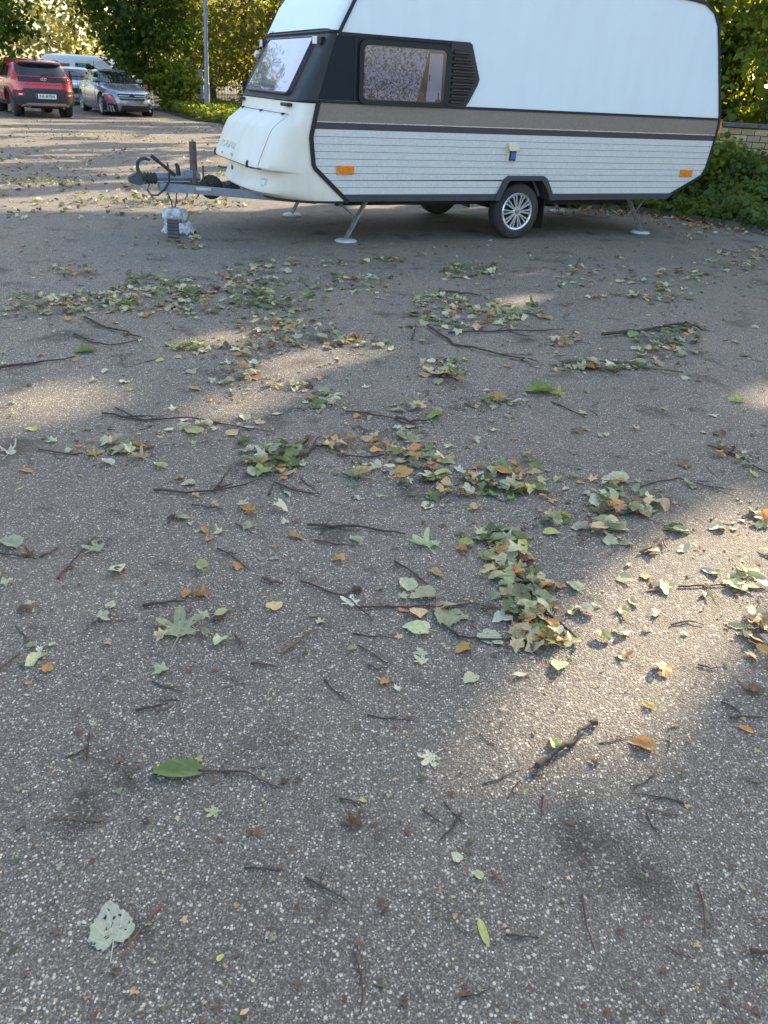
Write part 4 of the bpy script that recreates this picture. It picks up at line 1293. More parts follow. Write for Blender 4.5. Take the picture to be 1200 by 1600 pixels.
for sd in (-1, 1):
    SF = red.side(sd)
    red.patch('rear_side_window', SF, [(-1.10, 1.03), (-.35, 1.03), (-.38, 1.34), (-.95, 1.34)], M_CARGLASS, .006, .02, 8, 5)
    red.patch('front_side_window', SF, [(-.28, 1.03), (.85, 1.03), (.42, 1.34), (-.30, 1.34)], M_CARGLASS, .006, .02, 10, 5)
    red.patch('quarter_window', SF, [(-1.48, 1.06), (-1.18, 1.04), (-1.02, 1.30), (-1.25, 1.29)], M_CARGLASS, .006, .02, 5, 4)
    red.patch('sill_cladding', SF, [(-.88, .29), (.88, .29), (.88, .40), (-.88, .40)], M_CLAD, .012, .03, 10, 3)
    for ax in (-1.29, 1.29):
        pts = [SF(ax + .41 * math.cos(t), max(.30, .335 + .41 * math.sin(t)), .008) for t in np.linspace(0.0, math.pi, 21)]
        MB().tube(pts, .030, 6).build('arch_cladding', M_CLAD, root)
    for hx in (-.62, .28):
        p0, p1 = SF(hx, .93, .02), SF(hx + .17, .93, .02)
        MB().tube([p0, p0.lerp(p1, .5) + Vector((0, sd * .012, 0)), p1], .014, 6).build('door_handle', M_REDPAINT, root)
    MB().tube([SF(-.33, z, .001) for z in np.linspace(.42, 1.02, 12)], .006, 4).build('door_seam', M_BLACK, root)
    MB().tube([(x, sd * (.60 + .03 * math.sin((x + 1.4) * 1.5)), 1.475 - .02 * abs(x + .5)) for x in np.linspace(-1.3, .3, 10)], .016, 6).build('roof_rail', M_BLACK, root)
    p = SF(.72, 1.06, .09)
    MB().box(p, (.10, .18, .12), bev=.03).build('wing_mirror', M_REDPAINT, root, True)
FF = red.end(1)
red.patch('windscreen', FF, [(-.62, 1.03), (.62, 1.03), (.52, 1.38), (-.52, 1.38)], M_CARGLASS, .006, .02, 10, 6)
for s_ in (-1, 1):
    red.patch('headlight', FF, [(s_ * .50, .62), (s_ * .78, .62), (s_ * .76, .74), (s_ * .50, .72)], M_HEAD, .01, .02, 5, 3)
red.patch('grille', FF, [(-.46, .42), (.46, .42), (.46, .66), (-.46, .66)], M_BLACK, .01, .02, 8, 3)
for s_ in (-1, 1):
    MB().tube([(-1.86, s_ * .45, .28), (-2.02, s_ * .46, .27)], .03, 8).build('exhaust', M_STEEL, root)
MB().box((-1.4, 0, .30), (.9, .9, .12), bev=.03).build('underbody', M_BLACKMETAL, root)

# grey coupe with a smashed front corner
fwd = Vector((0.545, -0.838)).normalized()
fax = ((-11.24 - 9.72) / 2, (31.69 + 32.77) / 2 + .3)
cpe = Car('damaged_coupe', 'metallic grey coupe with a broken front corner parked facing the camera', (fax[0] - fwd.x * 1.38, fax[1] - fwd.y * 1.38), math.atan2(fwd.y, fwd.x),
    [(.15, 1.98), (.22, 2.15), (.40, 2.20), (.55, 2.19), (.68, 2.14), (.76, 2.02), (.82, 1.82), (.88, 1.48), (.93, 1.10), (.96, .95), (1.10, .66), (1.25, .32), (1.33, .08), (1.37, -.15), (1.39, -.4)],
    [(.15, -2.1), (.25, -2.3), (.5, -2.36), (.8, -2.33), (.93, -2.22), (.97, -2.0), (1.0, -1.75), (1.15, -1.45), (1.30, -1.05), (1.37, -.75), (1.39, -.45)],
    [(.15, .78), (.22, .85), (.4, .885), (.6, .888), (.75, .875), (.85, .855), (.93, .81), (1.0, .75), (1.15, .69), (1.3, .60), (1.37, .50), (1.39, .2)],
    [(.15, 4.0), (.6, 4.2), (.8, 4.6), (.95, 5), (1.3, 4)], M_GREYPAINT, (-1.38, 1.38), 0.325, 0.235, M_RIM, 5)
cpe.root.scale = (1.07, 1.07, 1.07)
root = cpe.root; FF = cpe.end(1)
cpe.patch('windscreen', FF, [(-.66, .975), (.66, .975), (.53, 1.325), (-.53, 1.325)], M_CARGLASS, .006, .02, 14, 8)
gr = cpe.patch('grille', FF, [(-.40, .50), (.40, .50), (.47, .685), (-.47, .685)], M_BLACK, .010, .03, 12, 4)
for zz_ in (.555, .615):
    cpe.patch('grille_slat', FF, [(-.43, zz_), (.43, zz_), (.44, zz_ + .022), (-.44, zz_ + .022)], M_CHROME if zz_ > .6 else M_SKID, .022, .02, 12, 2, gr)
cpe.patch('grille_surround', FF, [(-.48, .685), (.48, .685), (.48, .712), (-.48, .712)], M_CHROME, .018, .02, 12, 2, gr)
P = FF(0, .60, .03)
MB().lathe([(.0, 0), (.085, 0), (.095, .012), (.095, -.03)], 24, (P.x, P.y, P.z), 'x').build('empty_badge_ring', M_BLACK, gr)
MB().tube([(P.x + .012, .092 * math.cos(t), P.z + .092 * math.sin(t)) for t in np.linspace(0, 2 * math.pi, 29)], .007, 6, False).build('badge_rim', M_STEEL, gr)
# intact lamp on the car's right, empty torn socket on its left
cpe.patch('headlight', FF, [(-.50, .60), (-.82, .60), (-.80, .74), (-.52, .70)], M_HEAD, .012, .03, 8, 4)
hl = cpe.patch('headlight_socket', FF, [(.50, .56), (.80, .55), (.79, .73), (.50, .70)], M_BLACK, .008, .03, 8, 4)
tag(hl, 'smashed headlight socket showing black gaps')
for k in range(9):
    y = random.uniform(.52, .78); z = random.uniform(.52, .72); P = FF(y, z, .03)
    MB().box(P, (random.uniform(.02, .07), random.uniform(.05, .13), random.uniform(.015, .05)), Matrix.Rotation(random.uniform(-1, 1), 3, 'X') @ Matrix.Rotation(random.uniform(-.6, .6), 3, 'Z')).build('broken_lamp_piece', [M_LENS, M_SKID, M_BLACK][k % 3], root)
# bumper: cracked and hanging
lower = cpe.patch('lower_intake', FF, [(-.36, .20), (.56, .20), (.58, .34), (-.38, .34)], M_BLACK, .010, .03, 12, 4)
for k in range(3):
    cpe.patch('intake_slat', FF, [(-.36, .235 + k * .045), (.56, .235 + k * .045), (.56, .245 + k * .045), (-.36, .245 + k * .045)], M_CLAD, .016, .012, 10, 1, lower)
cpe.patch('side_intake', FF, [(-.44, .22), (-.72, .24), (-.74, .38), (-.46, .36)], M_BLACK, .010, .03, 7, 4)
cpe.patch('intake_fin', FF, [(-.40, .18), (-.46, .20), (-.50, .39), (-.43, .40)], M_GREYPAINT, .05, .06, 3, 5)
cpe.patch('bumper_crease', FF, [(-.78, .415), (.50, .405), (.50, .44), (-.78, .45)], M_GREYPAINT, .022, .03, 14, 3)
gap = cpe.patch('torn_bumper_gap', FF, [(.58, .20), (.80, .22), (.82, .50), (.60, .47)], M_BLACK, .012, .03, 6, 6)
for k in range(10):
    y = random.uniform(.56, .83); z = random.uniform(.17, .48); P = FF(y, z, random.uniform(.02, .09))
    MB().box(P, (random.uniform(.02, .05), random.uniform(.06, .16), random.uniform(.03, .10)), Matrix.Rotation(random.uniform(-1.2, 1.2), 3, 'X') @ Matrix.Rotation(random.uniform(-.8, .8), 3, 'Z'), bev=.006).build('broken_bumper_piece', [M_GREYPAINT, M_BLACK, M_SKID, M_LENS][k % 4], root)
for k in range(5):
    y0 = -.60 - k * .055; P = FF(max(-.86, y0), .26, .03)
    MB().box(P + Vector((-.01 * k, 0, -.02)), (.03, .045, .19 + .02 * (k % 2)), Matrix.Rotation(.25 - .1 * k, 3, 'X'), bev=.006).build('bumper_shard', [M_GREYPAINT, M_SKID][k % 2], root)
P = FF(.82, .23, .05)
MB().lathe([(.0, 0), (.05, .0), (.058, -.02), (.058, -.06)], 18, (P.x + .03, P.y, P.z), 'x').build('dangling_fog_lamp', M_LENS, root)
for sd in (-1, 1):
    SF = cpe.side(sd)
    cpe.patch('side_window', SF, [(-.62, .985), (.72, .985), (.20, 1.29), (-.55, 1.30)], M_CARGLASS, .006, .02, 12, 6)
    cpe.patch('quarter_window', SF, [(-1.28, 1.02), (-.68, .985), (-.60, 1.30), (-.95, 1.27)], M_CARGLASS, .006, .02, 6, 5)
    MB().tube([SF(.80, z, .001) for z in np.linspace(.30, .94, 12)], .006, 4).build('door_seam', M_BLACK, root)
    MB().tube([SF(-.62, z, .001) for z in np.linspace(.30, .97, 12)], .006, 4).build('door_seam', M_BLACK, root)
    MB().tube([SF(x, .80, .004) for x in np.linspace(-1.6, 1.3, 16)], .008, 4).build('waist_crease', M_GREYPAINT, root)
    p0, p1 = SF(-.48, .84, .02), SF(-.28, .84, .02)
    MB().tube([p0, p0.lerp(p1, .5) + Vector((0, sd * .012, 0)), p1], .014, 6).build('door_handle', M_GREYPAINT, root)
    p = SF(.62, 1.0, .10)
    MB().box(p, (.11, .20, .12), bev=.035).build('wing_mirror', M_GREYPAINT, root, True)
    MB().box(p + Vector((-.058, 0, 0)), (.006, .15, .08)).build('mirror_glass', M_CARGLASS, root)
RFc = cpe.end(-1)
cpe.patch('rear_window', RFc, [(-.56, 1.03), (.56, 1.03), (.48, 1.31), (-.48, 1.31)], M_CARGLASS, .006, .02, 10, 6)
for s_ in (-1, 1):
    cpe.patch('tail_light', RFc, [(s_ * .50, .70), (s_ * .80, .70), (s_ * .78, .84), (s_ * .52, .84)], M_RED, .01, .02, 5, 3)
    P = FF(s_ * .30, .90, .012); Q = FF(s_ * .12, .955, .012)
for x0, y0 in ((.98, -.30), (.98, .25)):
    MB().tube([(x0, y0, .975), (x0 - .10, y0 - .28, 1.01), (x0 - .16, y0 - .52, 1.035)], [.012, .010, .007], 5).build('wiper', M_BLACK, root)

# pale silver estate behind the coupe and white van behind both
def px_dir(x, y, depth):
    """point at forward distance depth on the ray of a photo pixel"""
    d = _fw * F_PX + _rt * (x - 600) - _up * (y - 800)
    d = d / d[1] * depth
    return float(d[0]), float(d[1]), float(EYE + d[2])
gx_, gy_, _ = px_dir(118, 150, 40.5)
est = Car('pale_estate_car', 'pale silver car mostly hidden between the red hatchback and the grey coupe', (gx_ - .2, gy_ + .6), R(-72),
    [(.18, 2.0), (.3, 2.12), (.6, 2.12), (.78, 1.95), (.9, 1.35), (.95, 1.1), (1.2, .65), (1.4, .2), (1.47, -.2), (1.49, -.6)],
    [(.18, -2.0), (.3, -2.15), (.7, -2.15), (.95, -2.08), (1.2, -1.95), (1.4, -1.75), (1.47, -1.5), (1.49, -1.1)],
    [(.18, .78), (.4, .87), (.7, .88), (.9, .86), (1.0, .80), (1.2, .74), (1.4, .64), (1.47, .52), (1.49, .3)],
    [(.18, 4.5), (1.0, 5), (1.49, 4.5)], M_PALEPAINT, (-1.3, 1.33), .315, .22, M_RIM, 7)
for sd in (-1, 1):
    SF = est.side(sd)
    est.patch('front_side_window', SF, [(-.25, 1.0), (.85, 1.0), (.36, 1.38), (-.25, 1.39)], M_CARGLASS, .006, .02, 8, 5)
    est.patch('rear_side_window', SF, [(-1.6, 1.02), (-.33, 1.0), (-.33, 1.39), (-1.45, 1.37)], M_CARGLASS, .006, .02, 8, 5)
    MB().box(SF(.72, 1.02, .09), (.1, .18, .12), bev=.03).build('wing_mirror', M_PALEPAINT, est.root, True)
FE = est.end(1)
est.patch('windscreen', FE, [(-.66, .98), (.66, .98), (.56, 1.40), (-.56, 1.40)], M_CARGLASS, .006, .02, 10, 6)
est.patch('grille', FE, [(-.40, .45), (.40, .45), (.40, .66), (-.40, .66)], M_BLACK, .01, .02, 8, 3)
for s_ in (-1, 1):
    est.patch('headlight', FE, [(s_ * .48, .60), (s_ * .80, .60), (s_ * .80, .76), (s_ * .50, .72)], M_HEAD, .012, .02, 5, 3)

vx, vy, _ = px_dir(150, 130, 46)
van = Car('white_van', 'long white van behind the grey coupe with a red lettered panel', (vx, vy), R(-8),
    [(.25, 2.5), (.4, 2.62), (.8, 2.62), (1.0, 2.5), (1.12, 2.0), (1.2, 1.8), (1.6, 1.35), (1.9, .9), (2.0, .5), (2.04, .2)],
    [(.25, -2.5), (.4, -2.6), (1.2, -2.6), (1.8, -2.55), (1.98, -2.4), (2.04, -2.0)],
    [(.25, .90), (.5, .98), (1.1, .98), (1.4, .94), (1.8, .87), (1.95, .75), (2.04, .45)],
    [(.25, 8), (1.2, 8), (2.04, 7)], M_WHITEPAINT, (-1.6, 1.7), .34, .22, M_RIM, 6, cat='van')
for sd in (-1, 1):
    SF = van.side(sd)
    van.patch('cab_window', SF, [(-.55, 1.42), (.75, 1.40), (.20, 1.66), (-.55, 1.68)], M_CARGLASS, .006, .02, 8, 5)
    rp = van.patch('red_panel', SF, [(-2.1, 1.05), (-.85, 1.05), (-.85, 1.62), (-2.1, 1.62)], paint('red_print', (.28, .03, .015), .4, var=.35, scale=9), .006, .015, 8, 3)
    MB().tube([SF(.45, z, .001) for z in np.linspace(.4, 1.8, 12)], .008, 4).build('door_seam', M_BLACK, van.root)
    MB().box(SF(1.5, 1.25, .12), (.12, .22, .26), bev=.03).build('wing_mirror', M_BLACK, van.root, True)
FV = van.end(1)
van.patch('windscreen', FV, [(-.78, 1.22), (.78, 1.22), (.70, 1.85), (-.70, 1.85)], M_CARGLASS, .006, .02, 10, 6)
for x in (-.1, .3, .9):
    MB().box((x, .3, 2.06), (.10, .10, .08), bev=.02).build('roof_fitting', M_BLACK, van.root)

# ------------------------------------------------------------------ trees
F_MAPLE = foliage_mat('maple_foliage', [(0.0, (0.020, 0.045, 0.012)), (0.5, (0.050, 0.100, 0.020)), (1.0, (0.115, 0.17, 0.030))], 0.5, (0.26, 0.36, 0.02))
F_OLIVE = foliage_mat('olive_foliage', [(0.0, (0.055, 0.068, 0.018)), (0.5, (0.135, 0.145, 0.034)), (1.0, (0.30, 0.27, 0.075))], 0.55, (0.42, 0.42, 0.06))
F_YELLOW = foliage_mat('yellow_foliage', [(0.0, (0.22, 0.23, 0.07)), (0.5, (0.44, 0.40, 0.12)), (1.0, (0.64, 0.54, 0.20))], 0.6, (0.66, 0.60, 0.20))
F_LINDEN = foliage_mat('linden_foliage', [(0.0, (0.028, 0.055, 0.014)), (0.5, (0.075, 0.135, 0.025)), (1.0, (0.18, 0.25, 0.035))], 0.6, (0.45, 0.48, 0.02))
F_WEED = foliage_mat('weed_foliage', [(0.0, (0.045, 0.078, 0.024)), (0.5, (0.11, 0.17, 0.045)), (1.0, (0.23, 0.29, 0.07))], 0.48, (0.34, 0.42, 0.04))
F_COVER = foliage_mat('groundcover_foliage', [(0.0, (0.06, 0.11, 0.018)), (0.5, (0.14, 0.21, 0.03)), (1.0, (0.30, 0.34, 0.05))], 0.5, (0.46, 0.48, 0.03))

# row of big lindens on the sun side (some only reach into view by their shade)
make_tree('linden_tree', 'tall linden behind the brick wall at the right edge', 13.2, 18.6, 13, [(12.4, 18.2, 6.6, 4.4, 4.2, 5.0), (11.0, 17.0, 4.2, 2.8, 2.6, 2.6)], 24000, 0.15, F_LINDEN, .22, gobo=True)
make_tree('young_linden', 'low leafy linden hanging over the wall beside the caravan rear', 8.9, 16.6, 6.5, [(8.6, 16.4, 3.2, 2.4, 2.0, 2.2), (7.4, 16.0, 2.6, 1.4, 1.3, 1.3), (6.6, 15.2, 1.75, 1.5, .7, .55)], 9000, 0.14, F_LINDEN, .09, .30, gobo=True, clump=40)
row = [(19.1, 13.8), (24.5, 9.4), (8.35, 23.0), (2.96, 27.6), (16.5, 24.5), (9.0, 31.0), (14.0, 36.0), (4.0, 38.0), (8.5, 44.0), (0.5, 46.0)]
hid = ['linden shading the car park from beyond the right edge, nearest of the row', 'linden beyond the right edge, farthest along the row', 'linden directly behind the caravan rear', 'linden behind the caravan middle', 'second linden back from the right hand wall', 'linden in the row behind the caravan window', 'far linden right of the caravan window line', 'linden seen past the caravan front roof', 'far linden deep behind the caravan', 'far linden behind the caravan front band']
for (x, y), lb in zip(row, hid):
    make_tree('linden_tree', lb, x, y, 13, [(x, y, 7.2, 4.6, 4.6, 5.0), (x - 1, y - 1.5, 4.6, 3.2, 3.0, 2.4)], 9000, 0.30, F_LINDEN, .22, .7, gobo=True, group='lindens of the shade row')
# thickets that close the view behind the wall and behind the fence
for (x, y, h, r, lb) in ((8.6, 22.2, 3.8, 2.4, 'leafy thicket behind the brick wall at the right edge'), (6.0, 23.6, 4.2, 2.6, 'thicket behind the brick wall next to the caravan rear'), (12.4, 23.0, 4.0, 2.8, 'thicket farther back beyond the right edge of the wall')):
    make_tree('thicket', lb, x, y, h, [(x, y, h * .5, r, r * .8, h * .5)], 6500, 0.16, F_LINDEN, .06, .35, clump=40)
finish_shaders()

# left background
make_tree('maple_tree', 'large dark green maple hanging over the red hatchback', -18.9, 37.2, 11.4, [(-18.9, 36.6, 6.4, 3.8, 4.0, 4.3), (-16.9, 35.2, 3.6, 2.2, 2.2, 2.2), (-21, 35.2, 4.2, 3.0, 2.6, 2.8)], 17000, 0.22, F_MAPLE, .2, .5)
make_tree('maple_tree', 'green maple right behind the damaged grey coupe', -11.9, 40.2, 9, [(-11.9, 40.0, 5.2, 2.9, 2.6, 4.4), (-11.2, 39.3, 2.2, 1.7, 1.4, 1.8), (-12.8, 39.5, 5.4, 1.7, 1.7, 1.8)], 11500, 0.20, F_MAPLE, .13, .42)
for (x, y, h, r, lb) in ((-8.6, 47, 12, 4.2, 'olive brown tree behind the grey lamp post'), (-3.8, 45, 12, 4.2, 'olive brown tree beside the caravan front window'), (-11.5, 52, 13, 4.2, 'olive brown tree behind the green maple')):
    make_tree('olive_tree', lb, x, y, h, [(x, y, h * .58, r, r, h * .42), (x - 1.2, y - 2, 3.0, r * .7, r * .6, 1.9), (x + 1.6, y - 2, 3.2, r * .7, r * .6, 2.0)], 11500, 0.19, F_OLIVE, .18, .5, group='olive trees behind the fence')
for (x, y, h, r, lb) in ((-24.5, 66, 13, 5.5, 'sunlit yellow tree above the white van'), (-31, 60, 14, 5.0, 'pale yellow green birch farther left above the red hatchback'), (-20.5, 76, 15, 6.5, 'far yellow tree between the two maples'), (-37, 78, 15, 7.0, 'far yellow tree at the left edge'), (-11, 80, 15, 7.0, 'far yellow tree behind the lamp post'), (-1, 75, 14, 6.0, 'far yellow tree behind the caravan nose')):
    make_tree('yellow_tree', lb, x, y, h, [(x, y, h * .55, r, r * .8, h * .45), (x, y - 2, 2.6, r * .9, r * .5, 2.2)], 4600, 0.34, F_YELLOW, .18, .8, group='sunlit yellow trees in the distance')

for (x, y, h, r, lb) in ((-9.6, 52.5, 4.0, 3.0, 'olive thicket low behind the fence left of the lamp post'), (-4.6, 51.0, 4.2, 3.2, 'olive thicket low behind the fence beside the caravan nose'), (-15.5, 55.0, 4.2, 3.2, 'olive thicket behind the grey coupe'), (0.5, 50.0, 4.2, 3.4, 'olive thicket behind the caravan front window')):
    make_tree('thicket', lb, x, y, h, [(x, y, h * .5, r, r * .6, h * .5)], 3600, 0.22, F_OLIVE, .06, .4, clump=40)

def grounded_points(n, poly, hfun):
    xs_ = [p[0] for p in poly]; ys_ = [p[1] for p in poly]
    Q = np.stack([rng.uniform(min(xs_), max(xs_), n * 3), rng.uniform(min(ys_), max(ys_), n * 3)], 1)
    Q = Q[in_poly(Q, poly)][:n]
    h = hfun(Q)
    return np.concatenate([Q, (h * rng.uniform(0.05, 1, len(Q)) ** 0.7)[:, None]], 1)

# low plants in the right-hand bed and on the left verge
wpoly = [(0.8, 13.5), (2.72, 12.84), (3.58, 12.85), (3.96, 12.62), (4.34, 12.08), (4.9, 11.3), (5.8, 10.1), (9.2, 10.4), (9.5, 14.2), (4.6, 14.4), (3.0, 15.5)]
def wh_(Q):
    d = np.min(np.stack([np.hypot(Q[:, 0] - a, Q[:, 1] - b) for a, b in bed_edge[1:]]), 0)
    return np.clip(0.10 + 0.42 * d, 0.1, 0.75) * (0.45 + 0.9 * vnoise(Q[:, 0] * 2.1, Q[:, 1] * 2.1, 3))
P = grounded_points(22000, wpoly, wh_)
P[:, 2] += 0.03
tag(card_object('weeds', P, 0.095, F_WEED, None, np.clip(vnoise(P[:, 0] * 3, P[:, 1] * 3, 8) * .7 + rng.uniform(0, .35, len(P)), 0, 1)), 'dense low green weeds covering the bed behind the kerb at the right', 'weeds', kind='stuff')
vpoly = [(-5.4, 27.5), (-6.5, 31.0), (-7.8, 32.1), (-9.9, 36.9), (-10.9, 38.6), (-11.6, 42.0), (-2.4, 42.0), (-1.8, 28)]
P = grounded_points(15000, vpoly, lambda Q: 0.16 + 0.35 * vnoise(Q[:, 0] * 1.3, Q[:, 1] * 1.3, 4))
P[:, 2] += 0.03
tag(card_object('ground_cover', P, 0.16, F_COVER, None), 'bright yellow green leafy ground cover on the verge left of the caravan', 'ground cover', kind='stuff')
def shrub(label, x, y, h, r, n, size, mat, group=None):
    root = thing('shrub', label, 'shrub', (x, y, .02), 0, group)
    mb = MB()
    for k in range(9):
        a = random.uniform(0, 6.28); rr = r * random.uniform(.3, .9); hh = h * random.uniform(.5, .95)
        mb.tube([(0, 0, 0), (rr * .4 * math.cos(a), rr * .4 * math.sin(a), hh * .55), (rr * math.cos(a), rr * math.sin(a), hh)], [.02, .012, .004], 5, False)
    mb.build('stems', M_BARK, root)
    P, sh = clumped(n, [(0, 0, h * .58, r, r, h * .42)], 25, .16, .35)
    P = P[P[:, 2] > .05]
    card_object('foliage', P, size, mat, root)
    return root
shrub('broad leaved dark bush at the right edge below the brick wall', 6.15, 12.9, 1.0, .62, 900, .17, F_WEED)
shrub('bush hugging the rear corner of the caravan', 4.25, 13.6, 1.1, .55, 900, .12, F_LINDEN)
shrub('small bush between the caravan rear and the brick wall', 4.95, 13.7, .95, .45, 700, .11, F_LINDEN)
shrub('tall weed clump at the right edge by the kerb', 6.2, 11.5, .8, .55, 900, .11, F_WEED)
shrub('sunlit green bush right of the grey coupe', -10.2, 38.6, 1.9, 1.1, 2200, .15, F_COVER)
shrub('green bush under the fence left of the lamp post', -10.6, 41.0, 1.3, .9, 1200, .15, F_MAPLE)

# ------------------------------------------------------------------ brick wall at the right
M_MORTAR = paint('mortar', (0.17, 0.155, 0.13), 0.95, var=.2, bump=.3)
brick_mats = [paint('brick_%s' % n_, c_, 0.9, var=.16, scale=16, bump=.4, bscale=70, dirt=.2) for n_, c_ in (('sand', (.50, .355, .19)), ('buff', (.43, .30, .165)), ('pale', (.54, .40, .235)), ('grey', (.40, .295, .18)))]
wx0, wy0, wang = 4.0, 14.55, R(-3)
wall = thing('brick_wall', 'low buff brick wall behind the planted bed at the right', 'wall', (wx0, wy0, 0), wang)
MB().box((2.6, .06, .56), (5.2, .10, 1.14)).build('wall_core', M_MORTAR, wall)
bl_, bh_ = 0.205, 0.088
bmesh_ = MB().box((0, 0, 0), (bl_, .11, bh_), bev=.006)
brick0 = {}
for course in range(12):
    z = .02 + bh_ / 2 + course * (bh_ + .010)
    x = .02 + (0 if course % 2 else -bl_ / 2 - .005)
    while x < 5.15:
        x0, x1 = max(0.02, x), min(5.18, x + bl_)
        if x1 - x0 > .06:
            mi = random.randrange(4); key = (mi, round(x1 - x0, 2))
            if key not in brick0:
                o = MB().box((0, 0, 0), (x1 - x0, .11, bh_), bev=.006).build('brick', brick_mats[mi], wall)
                brick0[key] = o
            else:
                o = brick0[key].copy(); COL.objects.link(o)
            o.location = ((x0 + x1) / 2, -.005 + random.uniform(-.004, .004), z)
            o.rotation_euler = (random.uniform(-.008, .008), 0, random.uniform(-.012, .012))
        x += bl_ + .010
for k in range(9):
    o = MB().box((0, 0, 0), (.57, .30, .06), bev=.008).build('cap_stone', M_KERB, wall)
    o.location = (.3 + k * .58, .04, 1.235); o.rotation_euler = (random.uniform(-.01, .01), 0, 0)

# ------------------------------------------------------------------ street furniture on the left
px_, py_, _z = px_dir(323, 165, 34.0)
lamp = thing('lamp_post', 'slim grey steel lamp post on the green verge left of the caravan', 'lamp post', (px_, py_, 0))
lp = MB().tube([(0, 0, 0), (.045, 0, 1.2), (.045, 0, 1.22), (.20, 0, 5.2), (.25, 0, 6.5)], [.11, .105, .085, .065, .055], 12).build('pole', M_GALV, lamp, True)
MB().tube([(.25, 0, 6.5), (.26, -.25, 6.75), (.26, -.9, 6.85)], .035, 8).build('arm', M_GALV, lamp)
MB().box((.26, -1.15, 6.85), (.22, .55, .10), bev=.03).build('lantern', M_STEEL, lamp)
MB().box((.03, -.10, .75), (.09, .02, .30)).build('service_door', M_STEEL, lamp)
for zz_ in (2.05, 3.6):
    MB().lathe([(.09, zz_), (.095, zz_ + .02), (.09, zz_ + .04)], 12, (.045 + (zz_ - 1.2) * .039, 0, 0), 'z').build('band', M_STEEL, lamp)

def railing(label, a, b, z0, z1, step, base_h, posts):
    L = math.dist(a, b)
    rt_ = thing('fence', label, 'fence', (a[0], a[1], 0), math.atan2(b[1] - a[1], b[0] - a[0]))
    if base_h:
        MB().box((L / 2, 0, base_h / 2 - .02), (L, .22, base_h), bev=.01).build('base_wall', M_KERB, rt_)
    for z in (z0 + .06, z1 - .05):
        MB().box((L / 2, 0, z), (L, .035, .035)).build('rail', M_BLACK, rt_)
    for k in range(posts + 1):
        MB().box((L * k / posts, 0, (z1 + .10) / 2), (.07, .07, z1 + .10)).build('post', M_BLACK, rt_)
        MB().box((L * k / posts, 0, z1 + .12), (.09, .09, .04)).build('post_cap', M_BLACK, rt_)
    br = MB().box((0, 0, (z0 + z1) / 2), (.018, .018, z1 - z0 + .06)).build('bar', M_BLACK, rt_)
    n = int(L / step)
    br.location.x = step * .5
    for k in range(1, n):
        o = br.copy(); COL.objects.link(o); o.location.x = step * (k + .5)
    return rt_
f0 = px_dir(262, 150, 40.5); f1 = px_dir(470, 160, 41.5)
railing('low black railing on a concrete base behind the lamp post', f0[:2], f1[:2], .34, 1.12, .14, .32, 3)
f0 = px_dir(84, 130, 38.2); f1 = px_dir(137, 130, 38.4)
railing('short dark railing between the red hatchback and the grey coupe', f0[:2], f1[:2], .10, 1.18, .22, 0, 2)
q = px_dir(314, 150, 42.3)
pil = thing('gate_pillar', 'white square pillar behind the railing just left of the lamp post', 'pillar', (q[0], q[1], 0))
MB().box((0, 0, .80), (.26, .26, 1.60), bev=.015).build('shaft', paint('pillar_white', (.62, .58, .50), .8, var=.1, dirt=.2), pil)
MB().box((0, 0, 1.63), (.34, .34, .07), bev=.015).build('capital', paint('pillar_white', (.62, .58, .50)), pil)
q = px_dir(228, 150, 36.6)
bo = thing('marker_post', 'slim white post with a red top beside the damaged coupe', 'post', (q[0], q[1], 0))
MB().tube([(0, 0, 0), (0, 0, .78)], .05, 10).build('shaft', paint('post_white', (.6, .58, .55), .6), bo)
MB().lathe([(.075, .78), (.085, .82), (.085, .95), (.05, 1.0), (0, 1.01)], 14, (0, 0, 0), 'z').build('red_top', paint('post_red', (.5, .03, .02), .5), bo, True)

# ------------------------------------------------------------------ fallen leaves
PAL = {   # colour word -> base colour
 'pale green': (0.55, 0.52, 0.33), 'grey green': (0.35, 0.345, 0.185), 'dark green': (0.125, 0.145, 0.055), 'green': (0.20, 0.245, 0.075),
 'yellow green': (0.45, 0.44, 0.15), 'orange brown': (0.52, 0.27, 0.09), 'tan': (0.58, 0.42, 0.22), 'brown': (0.17, 0.100, 0.060), 'yellow': (0.55, 0.42, 0.14), 'cream': (0.60, 0.56, 0.42)}
def leaf_outline(kind, t):
    """radius at angle t (0 = tip, pi = stalk)"""
    if kind == 'linden':
        r = 0.46 + 0.05 * math.cos(t) - 0.16 * math.exp(-((abs(t) - math.pi) / .30) ** 2) + 0.16 * math.exp(-(t / .30) ** 2)
        return r * (1 + 0.035 * math.sin(19 * t) + .05 * math.sin(3 * t + 1.2) + .03 * math.sin(7 * t + .4))
    if kind == 'maple':
        r = 0.0
        for c, a, w in ((0, .62, .36), (1.0, .58, .34), (-1.0, .58, .34), (2.05, .44, .36), (-2.05, .44, .36)):
            d = (t - c + math.pi) % (2 * math.pi) - math.pi
            r = max(r, a * math.exp(-(d / w) ** 2 * .55))
        return max(.24, r) * (1 + .05 * math.sin(23 * t))
    if kind == 'oval':
        return 0.5 / math.sqrt(math.cos(t) ** 2 + (math.sin(t) / .52) ** 2) * (1 + .02 * math.sin(15 * t)) + .06 * math.exp(-(t / .25) ** 2)
    if kind == 'seed':
        return 0.5 / math.sqrt(math.cos(t) ** 2 + (math.sin(t) / .26) ** 2)
    return 0.38 + .10 * math.sin(3 * t + 1) + .07 * math.sin(5 * t + 2) + .05 * math.sin(11 * t)   # scrap

